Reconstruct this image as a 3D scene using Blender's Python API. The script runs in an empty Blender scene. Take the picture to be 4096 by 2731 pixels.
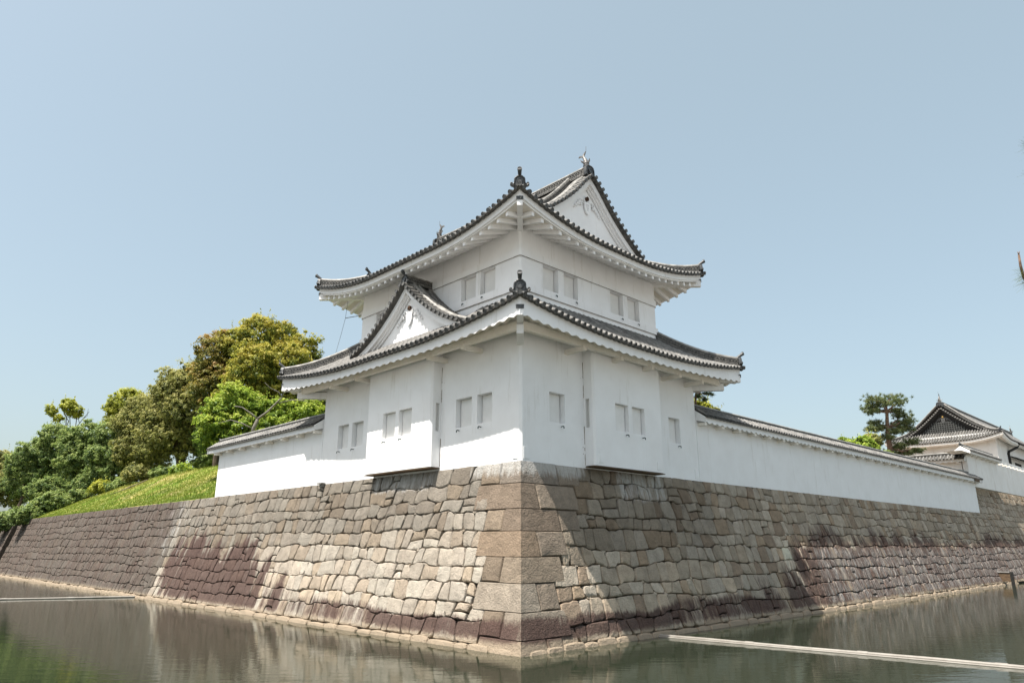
import bpy, math, random
import numpy as np
from mathutils import Vector

# ------------------------------------------------------------------ camera, light, exposure
scene = bpy.context.scene
COL = scene.collection
CAM = (-19.1346, -19.3139, 3.5)
PITCH = math.radians(16.184)
cam_d = bpy.data.cameras.new('camera')
cam_d.sensor_width = 36.0
cam_d.lens = 24.735
cam_d.clip_start = 0.1
cam_d.clip_end = 6000
cam = bpy.data.objects.new('camera', cam_d)
cam.location = CAM
cam.rotation_euler = (math.pi / 2 + PITCH, 0, math.radians(-44.024))
COL.objects.link(cam)
scene.camera = cam

SUN = Vector((-1.0, 0.065, 2.12)).normalized()      # towards the sun
world = bpy.data.worlds.new('World')
scene.world = world
world.use_nodes = True
wn, wl = world.node_tree.nodes, world.node_tree.links
for n in list(wn):
    wn.remove(n)
wo = wn.new('ShaderNodeOutputWorld')
wb = wn.new('ShaderNodeBackground')
sky = wn.new('ShaderNodeTexSky')
sky.sky_type = 'NISHITA'
sky.sun_disc = False
sky.sun_elevation = math.asin(SUN.z)
sky.sun_rotation = math.atan2(SUN.x, SUN.y)
sky.air_density = 1.0
sky.dust_density = 4.0
sky.ozone_density = 0.0
sky.altitude = 50
wb.inputs['Strength'].default_value = 0.15
wt = wn.new('ShaderNodeMix')                       # even spring haze veiling the whole sky
wt.data_type = 'RGBA'
wt.inputs['Factor'].default_value = 0.55
wt.inputs['B'].default_value = (1.70, 2.08, 1.93, 1)
wl.new(sky.outputs[0], wt.inputs['A'])
wl.new(wt.outputs['Result'], wb.inputs['Color'])
wl.new(wb.outputs[0], wo.inputs['Surface'])

sun_d = bpy.data.lights.new('sun', 'SUN')
sun_d.energy = 4.4
sun_d.angle = math.radians(0.53)
sun_d.color = (1.0, 0.95, 0.87)
sun_o = bpy.data.objects.new('sun', sun_d)
sun_o.rotation_euler = SUN.to_track_quat('Z', 'Y').to_euler()
sun_o.location = (-60, 10, 120)
COL.objects.link(sun_o)

scene.view_settings.view_transform = 'Standard'
scene.view_settings.look = 'None'
scene.view_settings.exposure = 0.95
scene.view_settings.gamma = 1.0
scene.view_settings.use_curve_mapping = False
scene.render.engine = 'CYCLES'
scene.cycles.max_bounces = 8
scene.cycles.diffuse_bounces = 4
scene.cycles.transparent_max_bounces = 4
scene.cycles.caustics_reflective = False
scene.cycles.caustics_refractive = False
try:
    scene.cycles.use_denoising = True
except Exception:
    pass

# ------------------------------------------------------------------ helpers
ORG = {}


def origin(o):
    return ORG.get(o.name, Vector((0, 0, 0))) if o is not None else Vector((0, 0, 0))


def empty(name, loc, label, cat, group=None):
    o = bpy.data.objects.new(name, None)
    o.empty_display_size = 0.3
    o.location = loc
    COL.objects.link(o)
    ORG[o.name] = Vector(loc)
    tag(o, label, cat, group)
    return o


def tag(o, label=None, cat=None, group=None, kind=None):
    if label:
        o['label'] = label
    if cat:
        o['category'] = cat
    if group:
        o['group'] = group
    if kind:
        o['kind'] = kind
    return o


class MB:
    """collects faces for ONE mesh object (world coordinates)"""

    def __init__(self):
        self.v, self.f, self.m = [], [], []

    def add(self, vs, fs, m=0):
        b = len(self.v)
        self.v.extend([tuple(p) for p in vs])
        for f in fs:
            self.f.append(tuple(i + b for i in f))
            self.m.append(m)
        return b

    def quad(self, a, b, c, d, m=0):
        self.add([a, b, c, d], [(0, 1, 2, 3)], m)

    def box(self, x0, x1, y0, y1, z0, z1, m=0):
        self.hexa([(x0, y0, z0), (x1, y0, z0), (x1, y1, z0), (x0, y1, z0),
                   (x0, y0, z1), (x1, y0, z1), (x1, y1, z1), (x0, y1, z1)], m)

    def hexa(self, p, m=0):
        self.add(p, [(3, 2, 1, 0), (4, 5, 6, 7), (0, 1, 5, 4), (1, 2, 6, 5), (2, 3, 7, 6), (3, 0, 4, 7)], m)

    def beam(self, a, b, w, h, m=0, up=(0, 0, 1)):
        """box section w x h from a to b; a and b lie on the middle of its underside"""
        a, b = Vector(a), Vector(b)
        t = (b - a).normalized()
        s = t.cross(Vector(up)).normalized() * (w / 2)
        u = s.cross(t).normalized() * h
        self.hexa([a - s, a + s, b + s, b - s, a - s + u, a + s + u, b + s + u, b - s + u], m)

    def tube(self, pts, rad, n=8, m=0, caps=True):
        pts = [Vector(p) for p in pts]
        if not hasattr(rad, '__len__'):
            rad = [rad] * len(pts)
        vs, fs = [], []
        prev = None
        for i, p in enumerate(pts):
            t = (pts[min(i + 1, len(pts) - 1)] - pts[max(i - 1, 0)])
            t = t.normalized() if t.length > 1e-9 else Vector((0, 0, 1))
            if prev is None:
                a = t.cross(Vector((0, 0, 1)))
                if a.length < 0.1:
                    a = t.cross(Vector((1, 0, 0)))
            else:
                a = prev - t * prev.dot(t)
            a.normalize()
            prev = a
            b = t.cross(a)
            for k in range(n):
                q = 2 * math.pi * k / n
                vs.append(p + (a * math.cos(q) + b * math.sin(q)) * rad[i])
        for i in range(len(pts) - 1):
            for k in range(n):
                k2 = (k + 1) % n
                fs.append((i * n + k, i * n + k2, (i + 1) * n + k2, (i + 1) * n + k))
        if caps:
            fs.append(tuple(reversed(range(n))))
            fs.append(tuple((len(pts) - 1) * n + k for k in range(n)))
        self.add(vs, fs, m)

    def disc_end(self, c, nrm, r, depth=0.02, n=12, m=0):
        """round tile end: raised rim, sunk face, small boss; nrm points outwards"""
        c, nrm = Vector(c), Vector(nrm).normalized()
        a = nrm.cross(Vector((0, 0, 1)))
        if a.length < 0.1:
            a = nrm.cross(Vector((1, 0, 0)))
        a.normalize()
        b = a.cross(nrm)

        def ring(rr, off):
            return [c + nrm * off + (a * math.cos(2 * math.pi * k / n) + b * math.sin(2 * math.pi * k / n)) * rr for k in range(n)]
        rings = [ring(r, -0.06), ring(r, 0), ring(r * 0.78, 0), ring(r * 0.74, -depth), ring(r * 0.32, -depth), ring(r * 0.26, -depth * 0.3)]
        vs = [p for rg in rings for p in rg]
        fs = []
        for i in range(len(rings) - 1):
            for k in range(n):
                k2 = (k + 1) % n
                fs.append((i * n + k, i * n + k2, (i + 1) * n + k2, (i + 1) * n + k))
        fs.append(tuple((len(rings) - 1) * n + k for k in range(n)))
        self.add(vs, fs, m)

    def prism(self, poly, o, U, V, W, m=0):
        """polygon (u,v) in frame o,U,V extruded by vector W"""
        o, U, V, W = Vector(o), Vector(U), Vector(V), Vector(W)
        n = len(poly)
        a = [o + U * p[0] + V * p[1] for p in poly]
        vs = a + [p + W for p in a]
        fs = [tuple(range(n)), tuple(reversed(range(n, 2 * n)))]
        for i in range(n):
            j = (i + 1) % n
            fs.append((j, i, n + i, n + j))
        self.add(vs, fs, m)

    def grid(self, rows, m=0, flip=False):
        nu, nv = len(rows), len(rows[0])
        fs = []
        for i in range(nu - 1):
            for j in range(nv - 1):
                q = (i * nv + j, i * nv + j + 1, (i + 1) * nv + j + 1, (i + 1) * nv + j)
                fs.append(q[::-1] if flip else q)
        self.add([p for r in rows for p in r], fs, m)

    def build(self, name, mats, parent=None, smooth=False, kind=None, label=None):
        o = origin(parent)
        me = bpy.data.meshes.new(name)
        me.from_pydata([(p[0] - o.x, p[1] - o.y, p[2] - o.z) for p in self.v], [], self.f)
        if not isinstance(mats, (list, tuple)):
            mats = [mats]
        for x in mats:
            me.materials.append(x)
        if len(mats) > 1:
            me.polygons.foreach_set('material_index', self.m)
        if smooth:
            me.polygons.foreach_set('use_smooth', [True] * len(me.polygons))
        me.update()
        return link(name, me, parent, kind, label)


def link(name, me, parent=None, kind=None, label=None, loc=None):
    ob = bpy.data.objects.new(name, me)
    COL.objects.link(ob)
    if parent is not None:
        ob.parent = parent
    ORG[ob.name] = origin(parent).copy()
    if loc is not None:
        ob.location = loc
    if kind:
        ob['kind'] = kind
    if label:
        ob['label'] = label
    return ob


def smooth_by_angle(ob, deg=40):
    me = ob.data
    me.polygons.foreach_set('use_smooth', [True] * len(me.polygons))
    try:
        me.set_sharp_from_angle(angle=math.radians(deg))
    except Exception:
        pass
    return ob


def hsh(*k):
    x = 0.0
    for i, a in enumerate(k):
        x += a * (12.9898 + 65.233 * i)
    x = math.sin(x) * 43758.5453
    return x - math.floor(x)


def vnoise(x, seed=0):
    i = math.floor(x)
    f = x - i
    f = f * f * (3 - 2 * f)
    return hsh(i, seed) * (1 - f) + hsh(i + 1, seed) * f


def sstep(a, b, x):
    t = max(0.0, min(1.0, (x - a) / (b - a)))
    return t * t * (3 - 2 * t)


# ------------------------------------------------------------------ materials
def nodes_of(m):
    m.use_nodes = True
    nt = m.node_tree
    bs = nt.nodes['Principled BSDF']
    return nt, nt.nodes, nt.links, bs


def setin(bs, **kw):
    for k, v in kw.items():
        k = k.replace('_', ' ')
        if k in bs.inputs:
            bs.inputs[k].default_value = v


def noise_mat(name, c1, c2, scale=4.0, rough=0.8, bump=0.0, bscale=40.0, detail=6, stretch=(1, 1, 1), spec=0.3, rnd=0.0,
              dirt=None, lo=0.35, hi=0.65):
    """two-tone noise surface with fine relief; rnd: value change from object to object; dirt: (colour, scale, threshold, amount, stretch)"""
    m = bpy.data.materials.new(name)
    nt, N, L, bs = nodes_of(m)
    tc = N.new('ShaderNodeTexCoord')
    geo = N.new('ShaderNodeNewGeometry')
    mp = N.new('ShaderNodeMapping')
    mp.inputs['Scale'].default_value = stretch
    L.new(geo.outputs['Position'], mp.inputs['Vector'])
    nz = N.new('ShaderNodeTexNoise')
    nz.inputs['Scale'].default_value = scale
    nz.inputs['Detail'].default_value = detail
    nz.inputs['Roughness'].default_value = 0.6
    L.new(mp.outputs[0], nz.inputs['Vector'])
    rp = N.new('ShaderNodeValToRGB')
    rp.color_ramp.elements[0].position = lo
    rp.color_ramp.elements[1].position = hi
    rp.color_ramp.elements[0].color = (*c1, 1)
    rp.color_ramp.elements[1].color = (*c2, 1)
    L.new(nz.outputs['Fac'], rp.inputs['Fac'])
    col = rp.outputs['Color']
    if rnd:
        oi = N.new('ShaderNodeObjectInfo')
        mr = N.new('ShaderNodeMapRange')
        mr.inputs['To Min'].default_value = 1 - rnd
        mr.inputs['To Max'].default_value = 1 + rnd
        L.new(oi.outputs['Random'], mr.inputs['Value'])
        mx = N.new('ShaderNodeMix')
        mx.data_type = 'RGBA'
        mx.blend_type = 'MULTIPLY'
        mx.inputs['Factor'].default_value = 1
        L.new(col, mx.inputs['A'])
        cb = N.new('ShaderNodeCombineColor')
        for i in range(3):
            L.new(mr.outputs[0], cb.inputs[i])
        L.new(cb.outputs[0], mx.inputs['B'])
        col = mx.outputs['Result']
    if dirt:
        dc, ds, dt, da, dstr = dirt
        mp2 = N.new('ShaderNodeMapping')
        mp2.inputs['Scale'].default_value = dstr
        L.new(geo.outputs['Position'], mp2.inputs['Vector'])
        n2 = N.new('ShaderNodeTexNoise')
        n2.inputs['Scale'].default_value = ds
        n2.inputs['Detail'].default_value = 8
        n2.inputs['Roughness'].default_value = 0.7
        L.new(mp2.outputs[0], n2.inputs['Vector'])
        m2 = N.new('ShaderNodeMapRange')
        m2.inputs['From Min'].default_value = dt
        m2.inputs['From Max'].default_value = dt + 0.16
        m2.inputs['To Max'].default_value = da
        L.new(n2.outputs['Fac'], m2.inputs['Value'])
        mx = N.new('ShaderNodeMix')
        mx.data_type = 'RGBA'
        L.new(m2.outputs[0], mx.inputs['Factor'])
        L.new(col, mx.inputs['A'])
        mx.inputs['B'].default_value = (*dc, 1)
        col = mx.outputs['Result']
    L.new(col, bs.inputs['Base Color'])
    setin(bs, Roughness=rough, Specular_IOR_Level=spec)
    if bump:
        nb = N.new('ShaderNodeTexNoise')
        nb.inputs['Scale'].default_value = bscale
        nb.inputs['Detail'].default_value = 4
        L.new(mp.outputs[0], nb.inputs['Vector'])
        bp = N.new('ShaderNodeBump')
        bp.inputs['Strength'].default_value = bump
        bp.inputs['Distance'].default_value = 0.02
        L.new(nb.outputs['Fac'], bp.inputs['Height'])
        L.new(bp.outputs[0], bs.inputs['Normal'])
    return m


M = {}
M['plaster'] = noise_mat('plaster', (0.815, 0.81, 0.81), (0.865, 0.865, 0.87), 0.8, 0.85, 0.10, 14, spec=0.2,
                         dirt=((0.47, 0.44, 0.38), 1.5, 0.565, 0.42, (1.8, 1.8, 0.20)))
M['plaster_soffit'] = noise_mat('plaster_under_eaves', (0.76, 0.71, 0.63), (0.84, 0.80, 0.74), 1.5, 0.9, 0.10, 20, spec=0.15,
                                dirt=((0.30, 0.24, 0.17), 7.0, 0.60, 0.55, (1, 1, 1)))  # warm tone stands in for bounced light; brown speckle is grime
M['plaster_far'] = noise_mat('plaster_far', (0.74, 0.72, 0.69), (0.80, 0.79, 0.77), 0.5, 0.9, 0, spec=0.15,
                             dirt=((0.45, 0.38, 0.30), 1.2, 0.56, 0.5, (1, 1, 0.3)))
M['shutter'] = noise_mat('shutter_plaster', (0.72, 0.71, 0.69), (0.79, 0.78, 0.765), 1.2, 0.85, 0.08, 20, spec=0.2)
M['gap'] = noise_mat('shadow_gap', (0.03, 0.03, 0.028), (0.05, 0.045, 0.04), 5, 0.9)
M['tile'] = noise_mat('roof_tile', (0.085, 0.083, 0.08), (0.235, 0.225, 0.21), 5.0, 0.55, 0.25, 45, rnd=0.22, spec=0.5, lo=0.36, hi=0.62,
                      dirt=((0.045, 0.045, 0.04), 9.0, 0.56, 0.75, (1, 1, 1)))
M['tile_dark'] = noise_mat('roof_tile_end', (0.035, 0.037, 0.038), (0.11, 0.11, 0.108), 14.0, 0.5, 0.3, 60, rnd=0.3, spec=0.5)  # ends coloured dark for their shade as well as black weathering
M['tile_pan'] = noise_mat('roof_tile_pan', (0.045, 0.044, 0.042), (0.14, 0.132, 0.12), 6.0, 0.7, 0.3, 40, spec=0.35)
M['ridge'] = noise_mat('ridge_tile', (0.03, 0.03, 0.029), (0.13, 0.125, 0.115), 7.0, 0.6, 0.3, 50, spec=0.4,
                       dirt=((0.16, 0.12, 0.075), 5.0, 0.58, 0.7, (1, 1, 1)))
M['ridge_top'] = noise_mat('ridge_top_tile', (0.15, 0.145, 0.135), (0.36, 0.345, 0.32), 3.0, 0.5, 0.2, 40, spec=0.5,
                           dirt=((0.20, 0.155, 0.10), 4.0, 0.58, 0.6, (1, 1, 1)))
M['oni'] = noise_mat('ridge_end_black', (0.022, 0.024, 0.026), (0.075, 0.077, 0.078), 9.0, 0.42, 0.3, 40, spec=0.5)
M['bronze'] = noise_mat('weathered_bronze', (0.05, 0.048, 0.046), (0.20, 0.19, 0.18), 8.0, 0.45, 0.4, 30, spec=0.6)
M['wood'] = noise_mat('dark_wood', (0.07, 0.045, 0.028), (0.17, 0.115, 0.07), 6.0, 0.85, 0.3, 40, stretch=(1, 1, 6))
M['black_wood'] = noise_mat('black_wood', (0.012, 0.012, 0.012), (0.035, 0.033, 0.03), 6.0, 0.7)
M['iron'] = noise_mat('green_iron', (0.015, 0.035, 0.033), (0.04, 0.07, 0.065), 12.0, 0.6)
M['bark'] = noise_mat('bark', (0.045, 0.034, 0.026), (0.14, 0.105, 0.08), 5.0, 0.95, 0.6, 20, stretch=(1, 1, 0.3))
M['bark_pale'] = noise_mat('bark_pale', (0.12, 0.108, 0.09), (0.24, 0.22, 0.19), 6.0, 0.9, 0.4, 20)
M['bark_pine'] = noise_mat('bark_pine', (0.10, 0.062, 0.043), (0.27, 0.18, 0.135), 7.0, 0.95, 0.6, 20)
M['soil'] = noise_mat('soil', (0.12, 0.085, 0.055), (0.24, 0.175, 0.12), 3.0, 0.95, 0.5, 25)
M['backing'] = noise_mat('joint_earth', (0.045, 0.038, 0.03), (0.10, 0.083, 0.066), 6.0, 1.0, 0.4, 30)
M['pipe'] = noise_mat('boom_pipe', (0.20, 0.18, 0.155), (0.27, 0.25, 0.22), 2.0, 0.5, 0.05, 20, spec=0.4)
M['paving'] = noise_mat('street_paving', (0.22, 0.21, 0.20), (0.32, 0.31, 0.29), 2.0, 0.9, 0.2, 30)
M['cable'] = noise_mat('cable', (0.10, 0.10, 0.10), (0.15, 0.15, 0.15), 5.0, 0.6)
M['gold'] = noise_mat('gilt_boss', (0.45, 0.28, 0.08), (0.55, 0.36, 0.12), 5.0, 0.4)
M['rust'] = noise_mat('dark_boss', (0.035, 0.02, 0.012), (0.10, 0.05, 0.025), 14.0, 0.6)
# ------------------------------------------------------------------ stone, water, grass and leaf materials
def stone_material():
    m = bpy.data.materials.new('wall_stone')
    nt, N, L, bs = nodes_of(m)

    def attr(n):
        a = N.new('ShaderNodeAttribute')
        a.attribute_name = n
        return a
    st, tint, stain = attr('st'), attr('tint'), attr('stain')
    geo = N.new('ShaderNodeNewGeometry')

    def noise(vec, scale, detail=5, rough=0.6, stretch=None):
        if stretch:
            mp = N.new('ShaderNodeMapping')
            mp.inputs['Scale'].default_value = stretch
            L.new(vec, mp.inputs['Vector'])
            vec = mp.outputs[0]
        n = N.new('ShaderNodeTexNoise')
        n.inputs['Scale'].default_value = scale
        n.inputs['Detail'].default_value = detail
        n.inputs['Roughness'].default_value = rough
        L.new(vec, n.inputs['Vector'])
        return n.outputs['Fac']

    def rng(v, a, b, c, d):
        r = N.new('ShaderNodeMapRange')
        r.inputs['From Min'].default_value = a
        r.inputs['From Max'].default_value = b
        r.inputs['To Min'].default_value = c
        r.inputs['To Max'].default_value = d
        L.new(v, r.inputs['Value'])
        return r.outputs[0]

    def math_(op, a, b):
        x = N.new('ShaderNodeMath')
        x.operation = op
        for i, q in enumerate((a, b)):
            if isinstance(q, (int, float)):
                x.inputs[i].default_value = q
            else:
                L.new(q, x.inputs[i])
        return x.outputs[0]

    def mix(fac, a, b, blend='MIX'):
        x = N.new('ShaderNodeMix')
        x.data_type = 'RGBA'
        x.blend_type = blend
        if isinstance(fac, (int, float)):
            x.inputs['Factor'].default_value = fac
        else:
            L.new(fac, x.inputs['Factor'])
        for nm, q in (('A', a), ('B', b)):
            if isinstance(q, tuple):
                x.inputs[nm].default_value = (*q, 1)
            else:
                L.new(q, x.inputs[nm])
        return x.outputs['Result']
    pos = geo.outputs['Position']
    # mottling in the stone itself
    v1 = rng(noise(pos, 2.2, 6, 0.65), 0.3, 0.7, 0.78, 1.2)
    v2 = rng(noise(pos, 26, 3, 0.7), 0.3, 0.7, 0.86, 1.14)
    vv = math_('MULTIPLY', v1, v2)
    cb = N.new('ShaderNodeCombineColor')
    for i in range(3):
        L.new(vv, cb.inputs[i])
    col = mix(1.0, tint.outputs['Color'], cb.outputs[0], 'MULTIPLY')
    # lichen-dark speckle
    sp = rng(noise(pos, 9, 8, 0.75), 0.58, 0.70, 0.0, 0.45)
    col = mix(sp, col, (0.10, 0.085, 0.07))
    sep = N.new('ShaderNodeSeparateColor')
    L.new(stain.outputs['Color'], sep.inputs[0])
    streak = noise(st.outputs['Vector'], 1.0, 7, 0.68, (6.5, 0.75, 1))
    fine = noise(st.outputs['Vector'], 1.0, 5, 0.7, (22, 2.4, 1))
    sk = math_('ADD', math_('MULTIPLY', streak, 0.7), math_('MULTIPLY', fine, 0.3))
    # purple-brown run-off stains
    pf = rng(math_('ADD', math_('MULTIPLY', sep.outputs[0], 0.66), sk), 0.74, 0.96, 0.0, 0.92)
    pcol = mix(rng(fine, 0.35, 0.65, 0, 1), (0.058, 0.034, 0.030), (0.112, 0.070, 0.060))
    col = mix(pf, col, pcol)
    # white lime streaks
    wf = rng(math_('ADD', math_('MULTIPLY', sep.outputs[1], 0.55), sk), 0.80, 0.98, 0.0, 0.85)
    col = mix(wf, col, (0.46, 0.445, 0.42))
    # pale band at the water line
    cf = math_('MULTIPLY', sep.outputs[2], rng(sk, 0.3, 0.55, 0.7, 1.0))
    col = mix(cf, col, (0.33, 0.265, 0.195))
    L.new(col, bs.inputs['Base Color'])
    setin(bs, Roughness=0.93, Specular_IOR_Level=0.15)
    h = math_('ADD', math_('MULTIPLY', noise(pos, 16, 6, 0.7), 1.0), math_('MULTIPLY', noise(st.outputs['Vector'], 1.0, 3, 0.6, (34, 9, 1)), 0.5))
    h = math_('ADD', h, math_('MULTIPLY', noise(pos, 4.0, 3, 0.5), 1.2))
    bp = N.new('ShaderNodeBump')
    bp.inputs['Strength'].default_value = 0.9
    bp.inputs['Distance'].default_value = 0.06
    L.new(h, bp.inputs['Height'])
    L.new(bp.outputs[0], bs.inputs['Normal'])
    return m


M['stone'] = stone_material()


def water_material():
    m = bpy.data.materials.new('moat_water')
    nt, N, L, bs = nodes_of(m)
    setin(bs, Base_Color=(0.020, 0.027, 0.016, 1), Roughness=0.025, IOR=1.333, Specular_IOR_Level=0.5)
    geo = N.new('ShaderNodeNewGeometry')
    hs = None
    # ripples lie across the line of sight, so their crests run along the camera's right-hand direction
    for sc, w, rot, stx in ((1.0, 1.0, math.radians(-44), (0.55, 2.2, 1)), (1.0, 0.45, math.radians(-36), (2.2, 7.5, 1)), (1.0, 0.9, math.radians(-52), (0.12, 0.30, 1))):
        mp = N.new('ShaderNodeMapping')
        mp.vector_type = 'TEXTURE'
        mp.inputs['Rotation'].default_value = (0, 0, rot)
        mp.inputs['Scale'].default_value = (1 / stx[0], 1 / stx[1], 1)
        L.new(geo.outputs['Position'], mp.inputs['Vector'])
        n = N.new('ShaderNodeTexNoise')
        n.inputs['Scale'].default_value = sc
        n.inputs['Detail'].default_value = 3
        n.inputs['Roughness'].default_value = 0.5
        L.new(mp.outputs[0], n.inputs['Vector'])
        mu = N.new('ShaderNodeMath')
        mu.operation = 'MULTIPLY'
        mu.inputs[1].default_value = w
        L.new(n.outputs['Fac'], mu.inputs[0])
        if hs is None:
            hs = mu.outputs[0]
        else:
            ad = N.new('ShaderNodeMath')
            ad.operation = 'ADD'
            L.new(hs, ad.inputs[0])
            L.new(mu.outputs[0], ad.inputs[1])
            hs = ad.outputs[0]
    bp = N.new('ShaderNodeBump')
    bp.inputs['Strength'].default_value = 0.17
    bp.inputs['Distance'].default_value = 0.03
    L.new(hs, bp.inputs['Height'])
    L.new(bp.outputs[0], bs.inputs['Normal'])
    return m


M['water'] = water_material()


def leaf_material(name, cols, trans=0.45, rough=0.55):
    """leaf colour read from the per-leaf attribute 'tint' (0..1) through a ramp"""
    m = bpy.data.materials.new(name)
    nt, N, L, bs = nodes_of(m)
    at = N.new('ShaderNodeAttribute')
    at.attribute_name = 'tint'
    rp = N.new('ShaderNodeValToRGB')
    el = rp.color_ramp.elements
    while len(el) < len(cols):
        el.new(0.5)
    for i, c in enumerate(cols):
        el[i].position = i / (len(cols) - 1)
        el[i].color = (*c, 1)
    L.new(at.outputs['Fac'], rp.inputs['Fac'])
    L.new(rp.outputs[0], bs.inputs['Base Color'])
    setin(bs, Roughness=rough, Specular_IOR_Level=0.35)
    tr = N.new('ShaderNodeBsdfTranslucent')
    mx = N.new('ShaderNodeMixShader')
    mx.inputs[0].default_value = trans
    L.new(rp.outputs[0], tr.inputs['Color'])
    L.new(bs.outputs[0], mx.inputs[1])
    L.new(tr.outputs[0], mx.inputs[2])
    L.new(mx.outputs[0], N['Material Output'].inputs['Surface'])
    return m


M['leaf_gold'] = leaf_material('leaves_gold_green', [(0.066, 0.1, 0.017), (0.211, 0.239, 0.034), (0.476, 0.437, 0.074), (0.44, 0.36, 0.075)])
M['leaf_rust'] = leaf_material('leaves_rust_green', [(0.063, 0.088, 0.021), (0.177, 0.182, 0.035), (0.33, 0.27, 0.06), (0.4, 0.26, 0.09)])
M['leaf_bright'] = leaf_material('leaves_bright_green', [(0.067, 0.128, 0.019), (0.212, 0.317, 0.040), (0.425, 0.520, 0.067), (0.520, 0.520, 0.137)])
M['leaf_olive'] = leaf_material('leaves_olive', [(0.088, 0.111, 0.032), (0.238, 0.255, 0.071), (0.424, 0.407, 0.133), (0.520, 0.476, 0.193)])
M['leaf_dark'] = leaf_material('leaves_dark_green', [(0.059, 0.107, 0.034), (0.170, 0.246, 0.070), (0.324, 0.400, 0.119), (0.441, 0.478, 0.170)])
M['leaf_yellow'] = leaf_material('leaves_yellow', [(0.126, 0.165, 0.025), (0.327, 0.354, 0.044), (0.520, 0.520, 0.075), (0.520, 0.520, 0.114)])
M['needle'] = leaf_material('pine_needles', [(0.035, 0.058, 0.022), (0.085, 0.125, 0.045), (0.15, 0.185, 0.07), (0.22, 0.215, 0.09)], trans=0.15)
M['grass_blade'] = leaf_material('grass_blades', [(0.10, 0.15, 0.02), (0.18, 0.25, 0.03), (0.29, 0.30, 0.055), (0.38, 0.32, 0.12)], trans=0.3)
M['grass'] = noise_mat('grass_slope', (0.125, 0.20, 0.022), (0.33, 0.29, 0.10), 0.42, 0.95, 0.6, 18, lo=0.40, hi=0.60, spec=0.1,
                       dirt=((0.26, 0.19, 0.12), 0.22, 0.53, 0.9, (1, 1, 1)))

# ------------------------------------------------------------------ the setting: water, grounds
WZ = 0.078
HT = 6.643          # top of the stone base
BAT = 1.9           # how far the foot stands out


def off(h, ht=HT):
    """stand-out of the battered face at height h"""
    return BAT * max(0.0, (ht - h) / HT) ** 1.12


w = MB()
w.quad((-400, -400, WZ), (600, -400, WZ), (600, 600, WZ), (-400, 600, WZ))
tag(w.build('water', M['water']), 'still green moat water mirroring the stone walls', None, kind='structure')

g = MB()                                              # castle ground behind the walls, out to the horizon
g.quad((0.9, 0.9, HT - 0.06), (64.6, 0.9, HT - 0.06), (64.6, 88, HT - 0.06), (0.9, 88, HT - 0.06))
g.quad((0.9, 88, HT - 0.06), (2500, 88, HT - 0.06), (2500, 2500, HT - 0.06), (0.9, 2500, HT - 0.06))
g.quad((64.6, 0.9, 9.24), (2500, 0.9, 9.24), (2500, 88, 9.24), (64.6, 88, 9.24))
tag(g.build('ground', M['soil']), kind='structure')

g = MB()                                              # street bank on the photographer's side of the moat
g.box(-1500, -18.4, -1500, -12, -3, 1.9)
g.box(-1500, -24.0, -12, 1500, -3, 1.9)
g.box(-18.4, 1500, -1500, -18.4, -3, 1.9)
tag(g.build('street', M['paving']), kind='structure')


# ------------------------------------------------------------------ stone walls
QZ = [6.643, 5.79, 4.83, 4.02, 3.12, 2.25, 1.34, 0.51, -0.55]     # corner-stone courses, top to bottom
QL = [0.97, 2.22, 0.36, 1.52, -0.12, 1.02, -0.74, 0.30]            # how far each runs along the left face
QR = [1.94, 0.52, 1.50, 0.05, 1.08, -0.53, 0.79, -0.60]            # and along the right face
Q2L = [2.05, 2.30, 1.36, 1.62, 0.84, 1.1, 0.35, 0.4]               # the dressed stone next to it
Q2R = [3.19, 2.82, 2.57, 1.52, 1.16, 0.47, 0.87, 0.2]


def ext(tab, h):
    for k in range(8):
        if h >= QZ[k + 1]:
            return tab[k]
    return tab[-1]


def face_map(side):
    cb, sb = math.cos(0.28), math.sin(0.28)
    if side == 'L':
        return lambda s, h, d: (-off(h) - d * cb, s, h + d * sb)
    return lambda s, h, d: (s, -off(h) - d * cb, h + d * sb)


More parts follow.
